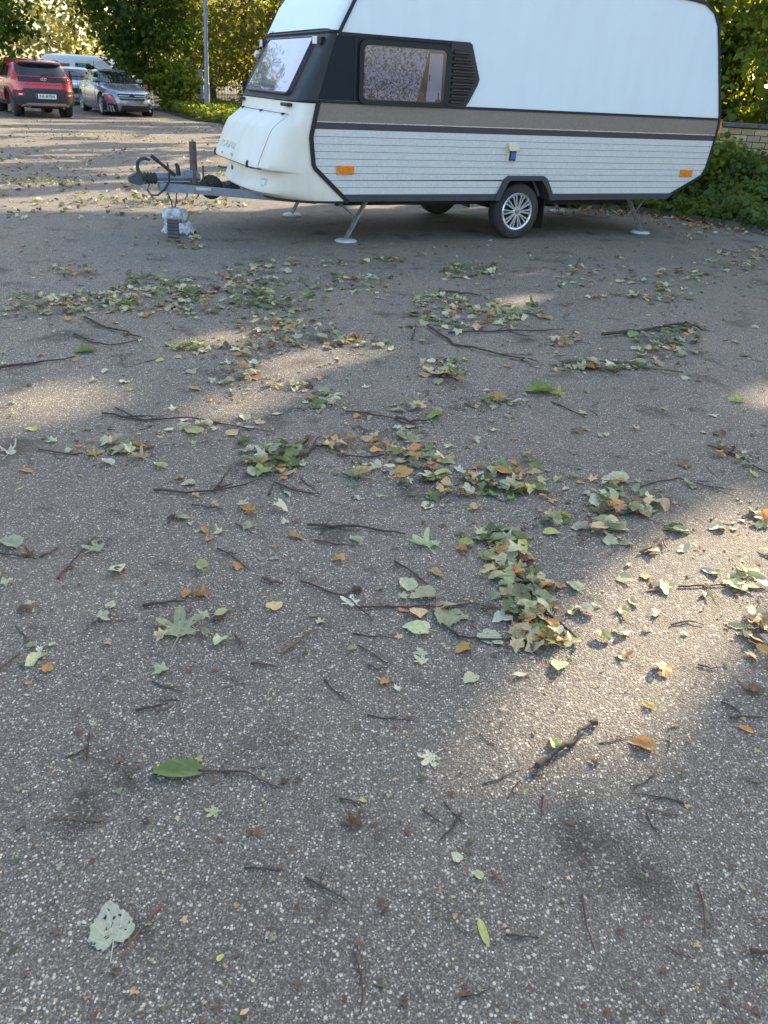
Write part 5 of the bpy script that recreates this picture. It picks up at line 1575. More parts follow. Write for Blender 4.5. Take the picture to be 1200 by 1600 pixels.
def leaf_geom(kind, curl, crumple, seed, rings=2, seg=16, holes=0, stalk=True, fold=0.0):
    rd = random.Random(seed)
    ph = [rd.uniform(0, 6.28) for _ in range(8)]; qd = [rd.uniform(-1.2, 1.2) for _ in range(3)]
    V = []; UV = []
    def shape(x, y):
        e2 = (x * x + y * y) * 4; th = math.atan2(x, y)
        z = 0.40 * abs(x) * fold
        z += crumple * (0.55 * (qd[0] * x * x + qd[1] * x * y + qd[2] * y * y) + e2 * (0.07 * math.sin(3 * th + ph[0]) + 0.055 * math.sin(5 * th + ph[1]) + 0.03 * math.sin(9 * th + ph[2])) + 0.035 * math.sin(10 * x + ph[3]) * math.sin(8 * y + ph[6]))
        z += 0.12 * crumple * abs(x + .1 * y)
        X, Y, Z = x, y, z
        if curl > 0.01:      # roll about an axis lying near the midrib
            a = ph[5] * .12 - .35
            ca, sa = math.cos(a), math.sin(a)
            p, q = X * ca + Y * sa, -X * sa + Y * ca
            Rr = 0.5 / curl
            ang = p / Rr
            p2 = (Rr - Z) * math.sin(ang); Z = Rr - (Rr - Z) * math.cos(ang)
            X, Y = p2 * ca - q * sa, p2 * sa + q * ca
        return X, Y, Z
    V.append(shape(0, 0)); UV.append((0, 0))
    for j in range(1, rings + 1):
        for k in range(seg):
            t = 2 * math.pi * k / seg - math.pi
            tj = t + (rd.uniform(-.5, .5) * 2 * math.pi / seg if rings > 3 and j < rings else 0)
            r = leaf_outline(kind, t) * ((j + (rd.uniform(-.35, .35) if rings > 3 and j < rings else 0)) / rings)
            if rings > 3 and j == rings: r *= rd.uniform(.93, 1.03)
            x, y = r * math.sin(tj), r * math.cos(tj)
            V.append(shape(x, y)); UV.append((x, y))
    Fc = []
    for k in range(seg):
        Fc.append((0, 1 + k, 1 + (k + 1) % seg))
    for j in range(1, rings):
        for k in range(seg):
            a = 1 + (j - 1) * seg + k; b = 1 + (j - 1) * seg + (k + 1) % seg; c = 1 + j * seg + (k + 1) % seg; d = 1 + j * seg + k
            Fc.append((d, c, b, a))
    if holes:
        inner = [i for i, f in enumerate(Fc) if len(f) == 4]
        drop = set(rd.sample(inner, min(holes, len(inner))))
        Fc = [f for i, f in enumerate(Fc) if i not in drop]
    if stalk and kind not in ('scrap', 'seed'):
        o = len(V)
        b = shape(0, -leaf_outline(kind, math.pi) * .95); L = rd.uniform(.25, .5); sx = rd.uniform(-.15, .15)
        for (x, y, z), w in ((b, .014), ((b[0] + sx * .5, b[1] - L * .5, b[2] * .6 + .01), .011), ((b[0] + sx, b[1] - L, .012), .012)):
            V += [(x - w, y, z + .004), (x + w, y, z + .004), (x, y, z - .012)]; UV += [(0, -.42)] * 3
        for s_ in (0, 3):
            for a_, b_ in ((0, 1), (1, 2), (2, 0)):
                Fc.append((o + s_ + a_, o + s_ + b_, o + s_ + 3 + b_, o + s_ + 3 + a_))
    zmin = min(v[2] for v in V)
    return [(x, y, z - zmin) for x, y, z in V], Fc, UV

def leaf_mesh(name, geom):
    V, Fc, UV = geom
    me = bpy.data.meshes.new(name); me.from_pydata(V, [], Fc)
    uvl = me.uv_layers.new(name='UVMap')
    for l in me.loops:
        uvl.data[l.index].uv = UV[l.vertex_index]
    me.polygons.foreach_set('use_smooth', [True] * len(me.polygons))
    me.materials.append(M_LEAF)
    return me

KINDS = [('linden', .2, .4, 0), ('linden', .5, .7, 0), ('linden', 1.0, .9, 0), ('maple', .25, .6, 0), ('maple', .6, .9, 0), ('oval', .5, .6, 0), ('oval', 1.2, .7, 0), ('scrap', .4, .8, 0), ('linden', 1.6, 1.0, 0), ('maple', 1.2, 1.1, 0), ('scrap', .9, 1.1, 0), ('linden', .4, .8, 3)]
GEO = [leaf_geom(k, c, cr, i, holes=h) for i, (k, c, cr, h) in enumerate(KINDS)]
VAR_FLAT, VAR_MID, VAR_CURL = (0, 3, 11), (1, 4, 5, 7), (2, 6, 8, 9, 10)
LMESH = [leaf_mesh('leaf', g) for g in GEO]

LEAVES = []   # dicts: px, size_px, colour, variant, place text
def put(px, py, size, colour, var, place, lift=0.0, tilt=.16, rot=None, yscale=1.0, mesh=None, name='fallen_leaf', words=None):
    LEAVES.append(dict(px=px, py=py, s=size, col=colour, var=var, place=place, lift=lift, tilt=tilt, rot=rot, mesh=mesh, name=name, words=words))

def pick_colour(mix):
    r = random.random() * sum(w for _, w in mix)
    for c, w in mix:
        r -= w
        if r <= 0: return c
    return mix[-1][0]
MIX_PILE = [('pale green', 3.4), ('grey green', 4.6), ('dark green', 1.8), ('green', 1.3), ('orange brown', 1.7), ('tan', 2.0), ('brown', 0.9), ('yellow green', .6)]
MIX_GREEN = [('dark green', 5), ('green', 4), ('grey green', 3), ('pale green', 1.5), ('orange brown', .8), ('yellow green', 1)]
MIX_LOOSE = [('pale green', 4), ('grey green', 3), ('orange brown', 2.6), ('tan', 2), ('brown', 1.2), ('yellow green', .7), ('cream', .8)]
MIX_FAR = [('grey green', 4), ('dark green', 3), ('green', 2), ('tan', 1.2), ('brown', 1.5), ('yellow green', 1)]
MIX_ORANGE = [('orange brown', 5), ('tan', 3), ('brown', 1.5), ('pale green', 1), ('grey green', 1.5)]

# piles: centre, half size (px), number, colour mix, where it is
PILES = [
 (95, 478, 95, 16, 95, MIX_PILE, 'in the long leaf drift at the left edge before the drawbar'), (215, 470, 85, 20, 95, MIX_PILE, 'in the long leaf drift at the left edge before the drawbar'),
 (240, 446, 48, 16, 45, MIX_GREEN, 'on the green hump of the long left leaf drift'), (105, 421, 34, 8, 14, MIX_GREEN, 'in the small heap above the long left leaf drift'),
 (312, 482, 42, 14, 28, MIX_PILE, 'at the right end of the long left leaf drift'), (300, 459, 24, 10, 12, MIX_GREEN, 'round the upright green leaf in the left drift'),
 (395, 428, 42, 13, 38, MIX_PILE, 'in the leaf drift before the caravan nose'), (430, 462, 55, 22, 85, MIX_GREEN, 'in the leaf drift before the caravan nose'), (375, 455, 45, 14, 32, MIX_PILE, 'in the leaf drift before the caravan nose'), (410, 505, 40, 16, 26, MIX_PILE, 'in the tail of the drift before the caravan nose'),
 (480, 411, 55, 5, 14, MIX_PILE, 'in the thin line below the front steady foot'), (550, 443, 46, 12, 34, MIX_PILE, 'in the loose patch left of the caravan wheel line'), (600, 410, 26, 7, 12, MIX_PILE, 'beside the front steady foot'),
 (730, 425, 42, 10, 55, MIX_GREEN, 'in the green heap in front of the caravan wheel'), (690, 470, 40, 10, 34, MIX_PILE, 'in the long heap below the green heap'), (738, 497, 75, 18, 85, MIX_PILE, 'in the long heap below the green heap'), (800, 490, 35, 12, 16, MIX_PILE, 'at the right end of the long heap'),
 (905, 432, 30, 16, 22, MIX_PILE, 'in the patch below the caravan wheel'), (1045, 437, 62, 11, 42, MIX_PILE, 'in the wide patch before the rear steady'), (1020, 464, 70, 8, 26, MIX_PILE, 'in the wide patch before the rear steady'), (1150, 412, 45, 14, 26, MIX_PILE, 'near the kerb at the right edge'), (1175, 395, 30, 8, 14, MIX_PILE, 'near the kerb at the right edge'),
 (310, 545, 42, 6, 18, [('yellow green', 4), ('green', 2), ('pale green', 2), ('tan', 1)], 'in the sunlit yellow green line left of centre'), (395, 548, 35, 10, 16, MIX_PILE, 'in the sunlit yellow green line left of centre'), (480, 520, 60, 18, 34, MIX_PILE, 'in the scatter above the centre'), (560, 540, 48, 10, 18, MIX_PILE, 'in the scatter above the centre'), (385, 580, 22, 14, 9, MIX_PILE, 'in the scatter left of the centre'),
 (690, 580, 24, 20, 26, MIX_PILE, 'in the upright heap above the centre right'), (955, 573, 72, 6, 40, [('grey green', 4), ('pale green', 2), ('brown', 2), ('orange brown', 1)], 'along the mossy stick at the right'), (1040, 528, 46, 14, 24, MIX_GREEN, 'under the forked branch at the right'), (1030, 552, 38, 8, 14, MIX_PILE, 'under the forked branch at the right'), (1075, 512, 22, 8, 6, MIX_PILE, 'under the forked branch at the right'), (890, 537, 24, 8, 8, MIX_LOOSE, 'left of the forked branch'),
 (510, 628, 26, 10, 14, MIX_PILE, 'in the small heap left of centre'), (770, 632, 38, 7, 12, MIX_PILE, 'beside the crumpled green leaf'), (655, 642, 32, 12, 14, MIX_PILE, 'in the thin line above the central drift'),
 (430, 712, 44, 24, 48, MIX_GREEN + MIX_PILE, 'in the left end of the central leaf drift'), (560, 698, 70, 14, 22, MIX_ORANGE, 'in the orange middle of the central leaf drift'), (640, 690, 28, 22, 14, MIX_PILE, 'in the middle of the central leaf drift'), (655, 730, 48, 20, 30, MIX_PILE, 'in the middle of the central leaf drift'), (710, 760, 52, 22, 40, MIX_PILE, 'in the right end of the central leaf drift'), (790, 752, 55, 24, 44, MIX_GREEN + MIX_ORANGE, 'in the right end of the central leaf drift'), (545, 742, 26, 8, 6, MIX_LOOSE, 'below the middle of the central leaf drift'),
 (975, 788, 58, 24, 40, MIX_PILE, 'in the separate heap right of the central drift'), (860, 815, 26, 11, 10, MIX_PILE, 'at the left tip of the separate right heap'), (935, 828, 28, 9, 8, MIX_LOOSE, 'below the separate right heap'),
 (760, 838, 34, 12, 12, MIX_GREEN, 'at the top of the foreground leaf trail'), (795, 880, 32, 34, 44, MIX_PILE, 'in the middle of the foreground leaf trail'), (825, 945, 34, 40, 52, MIX_PILE, 'in the middle of the foreground leaf trail'), (845, 998, 34, 16, 22, MIX_PILE, 'at the bottom of the foreground leaf trail'),
 (1185, 815, 28, 10, 10, MIX_LOOSE, 'at the right edge above the sunny patch'), (1158, 903, 28, 16, 9, MIX_LOOSE, 'at the right edge on the sunny patch'), (1180, 985, 26, 28, 16, MIX_LOOSE, 'at the right edge below the sunny patch'), (1150, 715, 42, 12, 9, MIX_LOOSE, 'along the thin branch at the right edge'),
 (160, 700, 50, 9, 10, MIX_LOOSE, 'along the long twig at the left'), (205, 704, 22, 7, 4, MIX_LOOSE, 'along the long twig at the left'), (310, 668, 24, 8, 6, MIX_LOOSE, 'by the middle left twig'), (355, 605, 24, 9, 6, [('pale green', 3), ('grey green', 1)], 'in the pale clump left of centre'), (455, 603, 34, 5, 8, MIX_LOOSE, 'right of the pale clump left of centre'),
 # distance
 (150, 213, 70, 6, 95, MIX_GREEN, ''), (60, 288, 64, 6, 75, MIX_FAR, ''), (200, 318, 90, 7, 60, MIX_FAR, ''), (120, 250, 90, 20, 30, MIX_PILE, ''), (290, 240, 40, 30, 20, MIX_PILE, ''), (60, 200, 60, 10, 20, MIX_PILE, ''), (230, 200, 60, 12, 22, MIX_PILE, ''), (270, 215, 30, 8, 10, MIX_PILE, ''), (20, 240, 30, 10, 16, MIX_FAR, ''), (350, 322, 40, 5, 18, MIX_FAR, ''), (1130, 360, 60, 12, 55, MIX_ORANGE, ''), (1060, 345, 50, 6, 30, MIX_ORANGE, ''), (930, 335, 60, 4, 35, MIX_ORANGE, ''), (285, 372, 25, 8, 16, MIX_PILE, ''), (300, 385, 20, 5, 8, MIX_PILE, ''),
]
def leaf_px(py):
    """a 9 cm leaf's width in photo pixels at row py"""
    return 0.09 * F_PX / max(1.3, math.hypot(ground_at(600, py)[1], EYE) * .96)
for cx, cy, rx, ry, n, mix, place in PILES:
    for _ in range(int(n * (1.4 if cy < 620 else .95))):
        a, r = random.uniform(0, 6.283), math.sqrt(random.random()) * random.choice((1, 1.15, 1.5))
        x, y = cx + rx * r * math.cos(a), cy + ry * r * math.sin(a)
        inner = max(0, 1 - r)
        far_ = y < 340
        put(x, y, leaf_px(y) * random.uniform(.40, .95) * (1.2 if far_ else 1), pick_colour(mix), random.choice(VAR_FLAT + VAR_MID + VAR_CURL), place, lift=random.random() * (.07 if far_ else .045 if y < 620 else .026) * inner, tilt=.9 if far_ else .35)
# loose leaves all over
for _ in range(580):
    y = 180 + 900 * random.random() ** 1.7
    x = random.uniform(-20, 1220)
    if y < 375 and (x > 330 and x < 1060): continue
    if y < 335 and x > 1000: continue
    sc = leaf_px(y) * random.uniform(.3, .75)
    put(x, y, sc, pick_colour(MIX_LOOSE), random.choice(VAR_FLAT + VAR_MID + VAR_CURL), '', tilt=.2)

for _ in range(420):
    y = random.uniform(182, 345); x = random.uniform(-10, 360)
    put(x, y, leaf_px(y) * random.uniform(.6, 1.5), pick_colour(MIX_PILE + [('brown', 8), ('dark green', 4)]), random.choice(VAR_CURL), '', tilt=.4)
for _ in range(160):
    g_ = random.uniform(0, 1); k_ = random.randrange(2, len(bed_edge) - 2); a_, b_ = bed_edge[k_], bed_edge[k_ + 1]
    w_ = to_px(np.array([a_[0] + (b_[0] - a_[0]) * g_ + random.gauss(-.12, .14), a_[1] + (b_[1] - a_[1]) * g_ + random.gauss(-.12, .14), 0.0]))
    put(float(w_[0]), float(w_[1]), leaf_px(float(w_[1])) * random.uniform(.5, 1.0), pick_colour(MIX_ORANGE + [('brown', 5)]), random.choice(VAR_CURL), '', tilt=.4)

# leaves one can name
big = leaf_mesh('leaf', leaf_geom('linden', .18, .22, 31, 9, 44, holes=17))
big_maple = leaf_mesh('leaf', leaf_geom('maple', .25, .35, 32, 7, 44, holes=12))
big_round = leaf_mesh('leaf', leaf_geom('linden', .22, .30, 33, 5, 36, holes=3))
fold_leaf = leaf_mesh('leaf', leaf_geom('oval', .45, .25, 34, 5, 36, fold=.9))
seed_leaf = leaf_mesh('leaf', leaf_geom('seed', .2, .2, 35, 3, 18))
crum = leaf_mesh('leaf', leaf_geom('maple', 1.9, 1.2, 36, 5, 34))
cup = leaf_mesh('leaf', leaf_geom('linden', 1.3, .5, 37, 5, 36))
NAMED = [
 (175, 1457, 74, 'pale green', big, .5, 'large pale green leaf full of holes at the lower left'),
 (280, 1207, 78, 'green', fold_leaf, 1.65, 'folded fresh green leaf with a long reddish stalk at lower left'),
 (672, 1185, 40, 'pale green', big_maple, 2.5, 'small pale torn leaf left of the thick bent stick'),
 (1008, 1167, 38, 'orange brown', cup, 1.2, 'flat orange leaf right of the thick bent stick'),
 (553, 1291, 42, 'brown', crum, .3, 'crumpled brown and tan leaf in the lower middle foreground'),
 (280, 986, 78, 'grey green', big_maple, .2, 'large pale lobed leaf lying flat in the left middle'),
 (320, 962, 28, 'pale green', big_maple, 2.0, 'small pale leaf at the tip of the large lobed leaf'),
 (317, 931, 30, 'orange brown', crum, 1.0, 'curled orange leaf above the large lobed leaf'),
 (727, 1015, 30, 'orange brown', cup, 2.2, 'bright orange leaf below the foreground leaf trail'),
 (657, 985, 42, 'pale green', big_round, 1.4, 'round pale leaf left of the foreground leaf trail, lower one'),
 (700, 963, 52, 'grey green', big_round, 3.0, 'broad round pale leaf with its underside up beside the foreground trail'),
 (762, 995, 42, 'pale green', big, 4.0, 'pale leaf at the lower left side of the foreground trail'),
 (660, 1034, 28, 'pale green', big_maple, .9, 'small torn pale leaf under the two round leaves'),
 (737, 1060, 27, 'pale green', big_round, 2.4, 'small pale leaf farthest below the foreground trail'),
 (550, 943, 36, 'cream', big_maple, 1.1, 'cream spotted leaf left of the round pale leaves'),
 (637, 918, 40, 'pale green', cup, .4, 'curled pale leaf above the round leaves, left half'), (668, 932, 44, 'pale green', cup, 1.9, 'curled pale leaf above the round leaves, right half'),
 (663, 853, 44, 'pale green', crum, .7, 'pale crumpled leaf at the end of the long thin twig'),
 (20, 852, 42, 'pale green', cup, 1.2, 'pale leaf at the left edge of the picture'), (48, 868, 24, 'brown', crum, 2.0, 'rusty brown leaf beside the pale leaf at the left edge'),
 (152, 858, 40, 'grey green', big_maple, 1.6, 'ragged grey green leaf on a dark stain at the left'),
 (385, 797, 24, 'orange brown', cup, .8, 'single orange leaf on bare asphalt left of centre'), (283, 810, 28, 'yellow', fold_leaf, 1.5, 'yellow narrow leaf on the left asphalt'),
 (319, 829, 20, 'orange brown', fold_leaf, .5, 'small orange narrow leaf left of the little pale one'), (345, 832, 20, 'pale green', crum, 2.2, 'little pale leaf right of the small orange one'),
 (298, 757, 22, 'pale green', cup, 1.9, 'small whitish leaf on the left branching twig'), (42, 737, 22, 'orange brown', fold_leaf, 1.3, 'orange leaf near the left edge in the middle'),
 (220, 716, 30, 'tan', crum, 1.0, 'tan curled leaf at the end of the long left twig'), (15, 708, 38, 'pale green', crum, .2, 'pale crumpled leaf at the left edge above the orange leaf'),
 (1040, 918, 36, 'pale green', cup, 2.9, 'pale leaf lit by sun in the bright patch'), (900, 920, 30, 'pale green', cup, .6, 'pale leaf sticking out right of the foreground trail'), (872, 917, 26, 'orange brown', fold_leaf, 1.5, 'orange leaf right of the foreground trail'),
 (755, 1457, 50, 'yellow green', seed_leaf, .25, 'narrow yellow green winged seed near the bottom'), (335, 1268, 28, 'pale green', big_maple, 2.6, 'shredded pale scrap below the folded green leaf'),
 (1165, 1141, 24, 'orange brown', fold_leaf, 1.0, 'small curled orange leaf at the right edge'), (930, 1195, 16, 'brown', crum, .4, 'tiny red brown leaf under the thick bent stick'), (715, 1342, 20, 'pale green', big_round, .8, 'tiny pale leaf at lower right of centre'), (748, 1370, 20, 'pale green', cup, 1.0, 'tiny pale leaf just below the other tiny one'),
 (868, 1166, 26, 'yellow green', cup, .3, 'yellow green leaf tucked against the thick bent stick'), (1015, 1105, 18, 'yellow', cup, 1.0, 'tiny yellow leaf in the sunny patch'), (1058, 830, 34, 'dark green', cup, 1.4, 'dark green curled leaf above the sunny patch'), (1123, 825, 30, 'pale green', cup, 2.0, 'pale leaf at the top of the sunny patch'),
 (835, 765, 52, 'green', fold_leaf, 1.2, 'big fresh green leaf at the right tip of the central drift'), (795, 733, 50, 'green', big_maple, .4, 'fresh green maple leaf on top of the central drift'), (848, 612, 52, 'green', cup, 1.8, 'crumpled fresh green leaf alone right of centre'), (872, 618, 26, 'yellow green', crum, .6, 'yellow green tip beside the crumpled green leaf'),
 (297, 458, 40, 'green', cup, .9, 'upright bright green leaf in the left drift'), (835, 478, 26, 'dark green', crum, 1.7, 'dark green upright leaf at the right of the long heap'), (857, 499, 16, 'yellow', cup, 1.0, 'round yellow leaf right of the long heap'), (137, 550, 30, 'green', cup, 2.0, 'green leaf at the end of the stick at the left edge'),
 (1155, 628, 28, 'yellow green', crum, 1.2, 'shredded yellow green leaf in the sun at the right'), (762, 840, 44, 'grey green', big_maple, 2.2, 'lobed leaf at the top of the foreground trail'), (795, 862, 46, 'green', big_maple, .8, 'second lobed leaf of the foreground trail'), (968, 752, 42, 'pale green', cup, 1.5, 'long pale curled leaf at the top of the separate right heap'), (1012, 800, 34, 'pale green', cup, 2.0, 'pale leaf at the right of the separate heap'),
 (645, 690, 40, 'grey green', big_maple, .3, 'pale lobed leaf in the middle of the central drift'), (552, 744, 32, 'grey green', cup, 1.0, 'pale leaf below the black bent branch'), (383, 655, 26, 'pale green', cup, .4, 'pale leaf above the left end of the central drift'), (193, 706, 36, 'pale green', cup, 1.2, 'pale leaf on the long left twig'), (145, 712, 24, 'yellow', crum, .9, 'yellow leaf on the long left twig'),
 (305, 675, 32, 'grey green', big_round, 1.2, 'grey green leaf on the middle left twig'),
]
for px, py, s, c, me, rt_, words in NAMED:
    put(px, py, s, c, None, '', lift=0.0, tilt=.05, rot=rt_, mesh=me, words=words)

# sort by size in the picture: the largest become things, the rest one mass
for L in LEAVES:
    x, y = ground_at(L['px'], L['py'])
    L['xy'] = (x, y)
    L['m'] = L['s'] / F_PX * (np.array([x, y, -EYE]) @ _fw)
    L['m'] = min(L['m'], 0.17)
named = [L for L in LEAVES if L['words']]
rest = sorted([L for L in LEAVES if not L['words']], key=lambda L: -L['s'] - (4 if L['lift'] > .02 else 0))
inside = [L for L in rest if 0 <= L['px'] <= 1200]
single = inside[:300 - len(named)]
sid = set(id(L) for L in single)
mass = [L for L in rest if id(L) not in sid]
LAND = [(175, 1457, 'the pale leaf full of holes'), (280, 1207, 'the folded fresh green leaf'), (672, 1185, 'the small torn pale leaf'), (885, 1168, 'the thick bent stick'), (1008, 1167, 'the flat orange leaf'), (553, 1291, 'the crumpled brown leaf'), (280, 986, 'the large pale lobed leaf'), (680, 975, 'the two round pale leaves'), (660, 1034, 'the small torn leaf under the round ones'), (550, 943, 'the cream spotted leaf'), (650, 925, 'the curled pale leaf pair'), (560, 828, 'the long thin black twig'), (20, 852, 'the pale leaf at the left edge'), (152, 858, 'the ragged grey green leaf'), (385, 797, 'the single orange leaf'), (283, 810, 'the yellow narrow leaf'), (298, 757, 'the branching left twig'), (42, 737, 'the orange leaf near the left edge'), (150, 705, 'the leafy twig at the left'), (1040, 918, 'the pale leaf in the sun'), (755, 1457, 'the winged seed'), (510, 1390, 'the dark forked twig'), (700, 1295, 'the slanting dark twig'), (920, 1445, 'the reddish upright twig'), (1058, 830, 'the dark green curled leaf'), (970, 785, 'the separate right heap'), (810, 930, 'the foreground leaf trail'), (760, 750, 'the right end of the central drift'), (430, 712, 'the left end of the central drift'), (560, 700, 'the orange middle of the central drift'), (848, 612, 'the crumpled fresh green leaf'), (690, 580, 'the upright heap'), (960, 575, 'the mossy stick'), (1040, 520, 'the thick forked branch'), (750, 555, 'the long dark branch'), (300, 655, 'the very long left twig'), (60, 572, 'the stick at the left edge'), (355, 605, 'the pale clump'), (430, 460, 'the drift before the caravan nose'), (740, 495, 'the long heap'), (730, 425, 'the green heap'), (200, 470, 'the long left leaf drift'), (1150, 715, 'the leafy branch at the right edge'), (1180, 985, 'the leaves at the lower right edge'), (1150, 1120, 'the level twig at the right edge'), (60, 1300, 'the lower left edge'), (520, 625, 'the small heap left of centre'), (1150, 610, 'the shredded leaf in the sun')]
def near_land(px, py):
    l = min(LAND, key=lambda q: (q[0] - px) ** 2 + ((q[1] - py) * 1.5) ** 2)
    dx, dy = px - l[0], (py - l[1]) * 1.5
    d = ('right of ' if dx > 0 else 'left of ') if abs(dx) > abs(dy) else ('below ' if dy > 0 else 'above ')
    return ('just ' if math.hypot(dx, dy) < 60 else '') + d + l[2]
FORM = {0: 'flat', 3: 'lobed', 11: 'ragged', 1: 'bent', 4: 'wavy', 5: 'narrow', 7: 'torn', 2: 'curled', 6: 'rolled', 8: 'tightly curled', 9: 'crumpled', 10: 'shrivelled'}
for L in named + single:
    me = L['mesh'] or LMESH[L['var']]
    o = bpy.data.objects.new(L['name'], me); COL.objects.link(o)
    o.location = (L['xy'][0], L['xy'][1], 0.0015 + L['lift'])
    o.scale = (L['m'],) * 3
    o.rotation_euler = (random.uniform(-L['tilt'], L['tilt']), random.uniform(-L['tilt'], L['tilt']), L['rot'] if L['rot'] is not None else random.uniform(0, 6.28))
    # rest the lowest point on the asphalt or on the leaves beneath
    mw = Matrix.LocRotScale(o.location, o.rotation_euler, o.scale)
    zmin = min((mw @ v.co).z for v in me.vertices)
    o.location.z += 0.002 + L['lift'] - zmin
    b = PAL[L['col']]; k = random.uniform(.82, 1.2)
    o.color = (b[0] * k * random.uniform(.92, 1.08), b[1] * k, b[2] * k * random.uniform(.85, 1.1), 1)
    if L['words']:
        tag(o, L['words'], 'leaf', 'fallen leaves')
    elif L['place']:
        tag(o, '%s%s %s leaf %s' % ('small ' if L['m'] < .05 else '', FORM[L['var']], L['col'], L['place']), 'leaf', 'leaves ' + L['place'])
    else:
        tag(o, '%s%s %s loose leaf %s' % ('small ' if L['m'] < .04 else '', FORM[L['var']], L['col'], near_land(L['px'], L['py'])), 'leaf', 'loose leaves ' + near_land(L['px'], L['py']))

def mass_object(name, items, label, cat):
    VV = []; FF3 = []; UU = []; CC = []; off = 0
    for L in items:
        V, Fc, UV = GEO[L['var']]
        M = Matrix.LocRotScale(Vector((0, 0, 0)), Matrix.Rotation(random.uniform(0, 6.28), 3, 'Z') @ Matrix.Rotation(random.uniform(-L['tilt'], L['tilt']), 3, 'X') @ Matrix.Rotation(random.uniform(-L['tilt'], L['tilt']), 3, 'Y'), Vector((L['m'],) * 3))
        A = np.array(M.to_3x3()); W_ = np.array(V) @ A.T
        W_[:, 2] += 0.002 + L['lift'] - W_[:, 2].min()
        W_[:, 0] += L['xy'][0]; W_[:, 1] += L['xy'][1]
        VV.append(W_); UU += UV
        b = PAL[L['col']]; k = random.uniform(.8, 1.2)
        CC += [(b[0] * k, b[1] * k, b[2] * k, 1)] * len(V)
        FF3 += [tuple(i + off for i in f) for f in Fc]
        off += len(V)
    V = np.concatenate(VV)
    me = bpy.data.meshes.new(name); me.from_pydata(V.tolist(), [], FF3)
    uvl = me.uv_layers.new(name='UVMap')
    li = np.zeros(len(me.loops), np.int32); me.loops.foreach_get('vertex_index', li)
    uvl.data.foreach_set('uv', np.array(UU)[li].astype(np.float32).ravel())
    ca = me.attributes.new('col', 'FLOAT_COLOR', 'POINT'); ca.data.foreach_set('color', np.array(CC, np.float32).ravel())
    me.polygons.foreach_set('use_smooth', [True] * len(me.polygons))
    return tag(link(name, me, M_LEAF_ATTR), label, cat, kind='stuff')
mass_object('leaf_litter', mass, 'small fallen leaves heaped and scattered over the car park asphalt', 'leaf litter')

# crumbs of leaf, bud scales and bark
crumbs = []
for _ in range(6500):
    y = 380 + 1230 * random.random() ** 1.7; x = random.uniform(-30, 1230)
    if random.random() < .72:
        pl_ = random.choice(PILES[:60]); x = pl_[0] + random.gauss(0, pl_[2] * 1.3); y = pl_[1] + random.gauss(0, pl_[3] * 1.8)
        if y < 380: continue
    gx2, gy2 = ground_at(x, y)
    crumbs.append(dict(xy=(gx2, gy2), m=random.choice((.004, .006, .009, .014, .022)) * random.uniform(.6, 1.2) * (.7 + .17 * gy2), col=pick_colour([('brown', 7), ('tan', 1.2), ('grey green', 1.2), ('yellow green', .5), ('dark green', 2.4), ('orange brown', .7)]), var=random.choice((7, 10, 5)), lift=0.0, tilt=.3))
mass_object('leaf_crumbs', crumbs, 'tiny crumbs of leaf and bark scattered on the asphalt', 'debris')

# ------------------------------------------------------------------ twigs and sticks
def twig(pxs, r_px, label, mat=M_TWIG, side=0, name='twig', knots=0.5, cat='twig', group='twigs on the asphalt', arch=0.5):
    """polyline of photo pixels laid on the asphalt; r_px = half thickness in photo pixels"""
    pts = [ground_at(x, y) for x, y in pxs]
    mid = pts[len(pts) // 2]
    dep = float(np.array([mid[0], mid[1], -EYE]) @ _fw)
    r = r_px / F_PX * dep * (.62 if mid[1] > 3.2 else .8)
    P = []
    for (a, b) in zip(pts, pts[1:]):
        n = 4
        for k in range(n):
            t = k / n
            P.append(Vector((a[0] + (b[0] - a[0]) * t, a[1] + (b[1] - a[1]) * t, 0)))
    P.append(Vector((*pts[-1], 0)))
    L = sum((q - p).length for p, q in zip(P, P[1:]))
    o0 = P[0].copy()
    Q = []
    for i, p in enumerate(P):
        s = i / (len(P) - 1)
        w = Vector((random.gauss(0, 1), random.gauss(0, 1), 0)) * L * .007 if 0 < i < len(P) - 1 else Vector()
        Q.append(p - o0 + w + Vector((0, 0, r * 1.0 + arch * r * 2.2 * abs(math.sin(s * math.pi * 2.3 + len(P))))))
    rad = [r * (1.12 - .62 * i / (len(Q) - 1)) * random.uniform(.85, 1.18) for i in range(len(Q))]
    for q, rr in zip(Q, rad):
        q.z = max(q.z, rr * .95)
    mb = MB().tube(Q, rad, 6)
    o = mb.build(name, mat, None, True, angle=60)
    o.location = (o0.x, o0.y, 0.001)
    tag(o, label, cat, group)
    for k in range(side):
        i = random.randrange(2, max(3, len(Q) - 2)); d = (Q[min(i + 1, len(Q) - 1)] - Q[i - 1]).normalized()
        sg = random.choice((-1, 1)); nr = Vector((-d.y, d.x, 0)) * sg
        ln = L * random.uniform(.12, .28)
        e1 = Q[i] + d * ln * .4 + nr * ln * .4; e2 = Q[i] + d * ln * .75 + nr * ln * .55
        e1.z = r * .6; e2.z = r * .5
        MB().tube([Q[i], e1, e2], [rad[i] * .6, rad[i] * .45, rad[i] * .2], 5).build('side_twig', mat, o, True, angle=60)
    return o
st = twig([(838, 1203), (862, 1183), (880, 1172), (898, 1163), (905, 1148), (926, 1134)], 5.6, 'thick bent grey brown stick with a torn end in the sunny foreground', M_TWIG, 0, 'stick', cat='stick', group='sticks')
for k in range(5):
    a = Vector((random.gauss(0, .004), random.gauss(0, .004), .009)); MB().tube([a, a + Vector((-.016 - .008 * random.random(), -.012 * random.random() - .004, random.uniform(-.003, .006)))], [.0035, .001], 4).build('torn_fibre', M_TWIG_TAN, st)
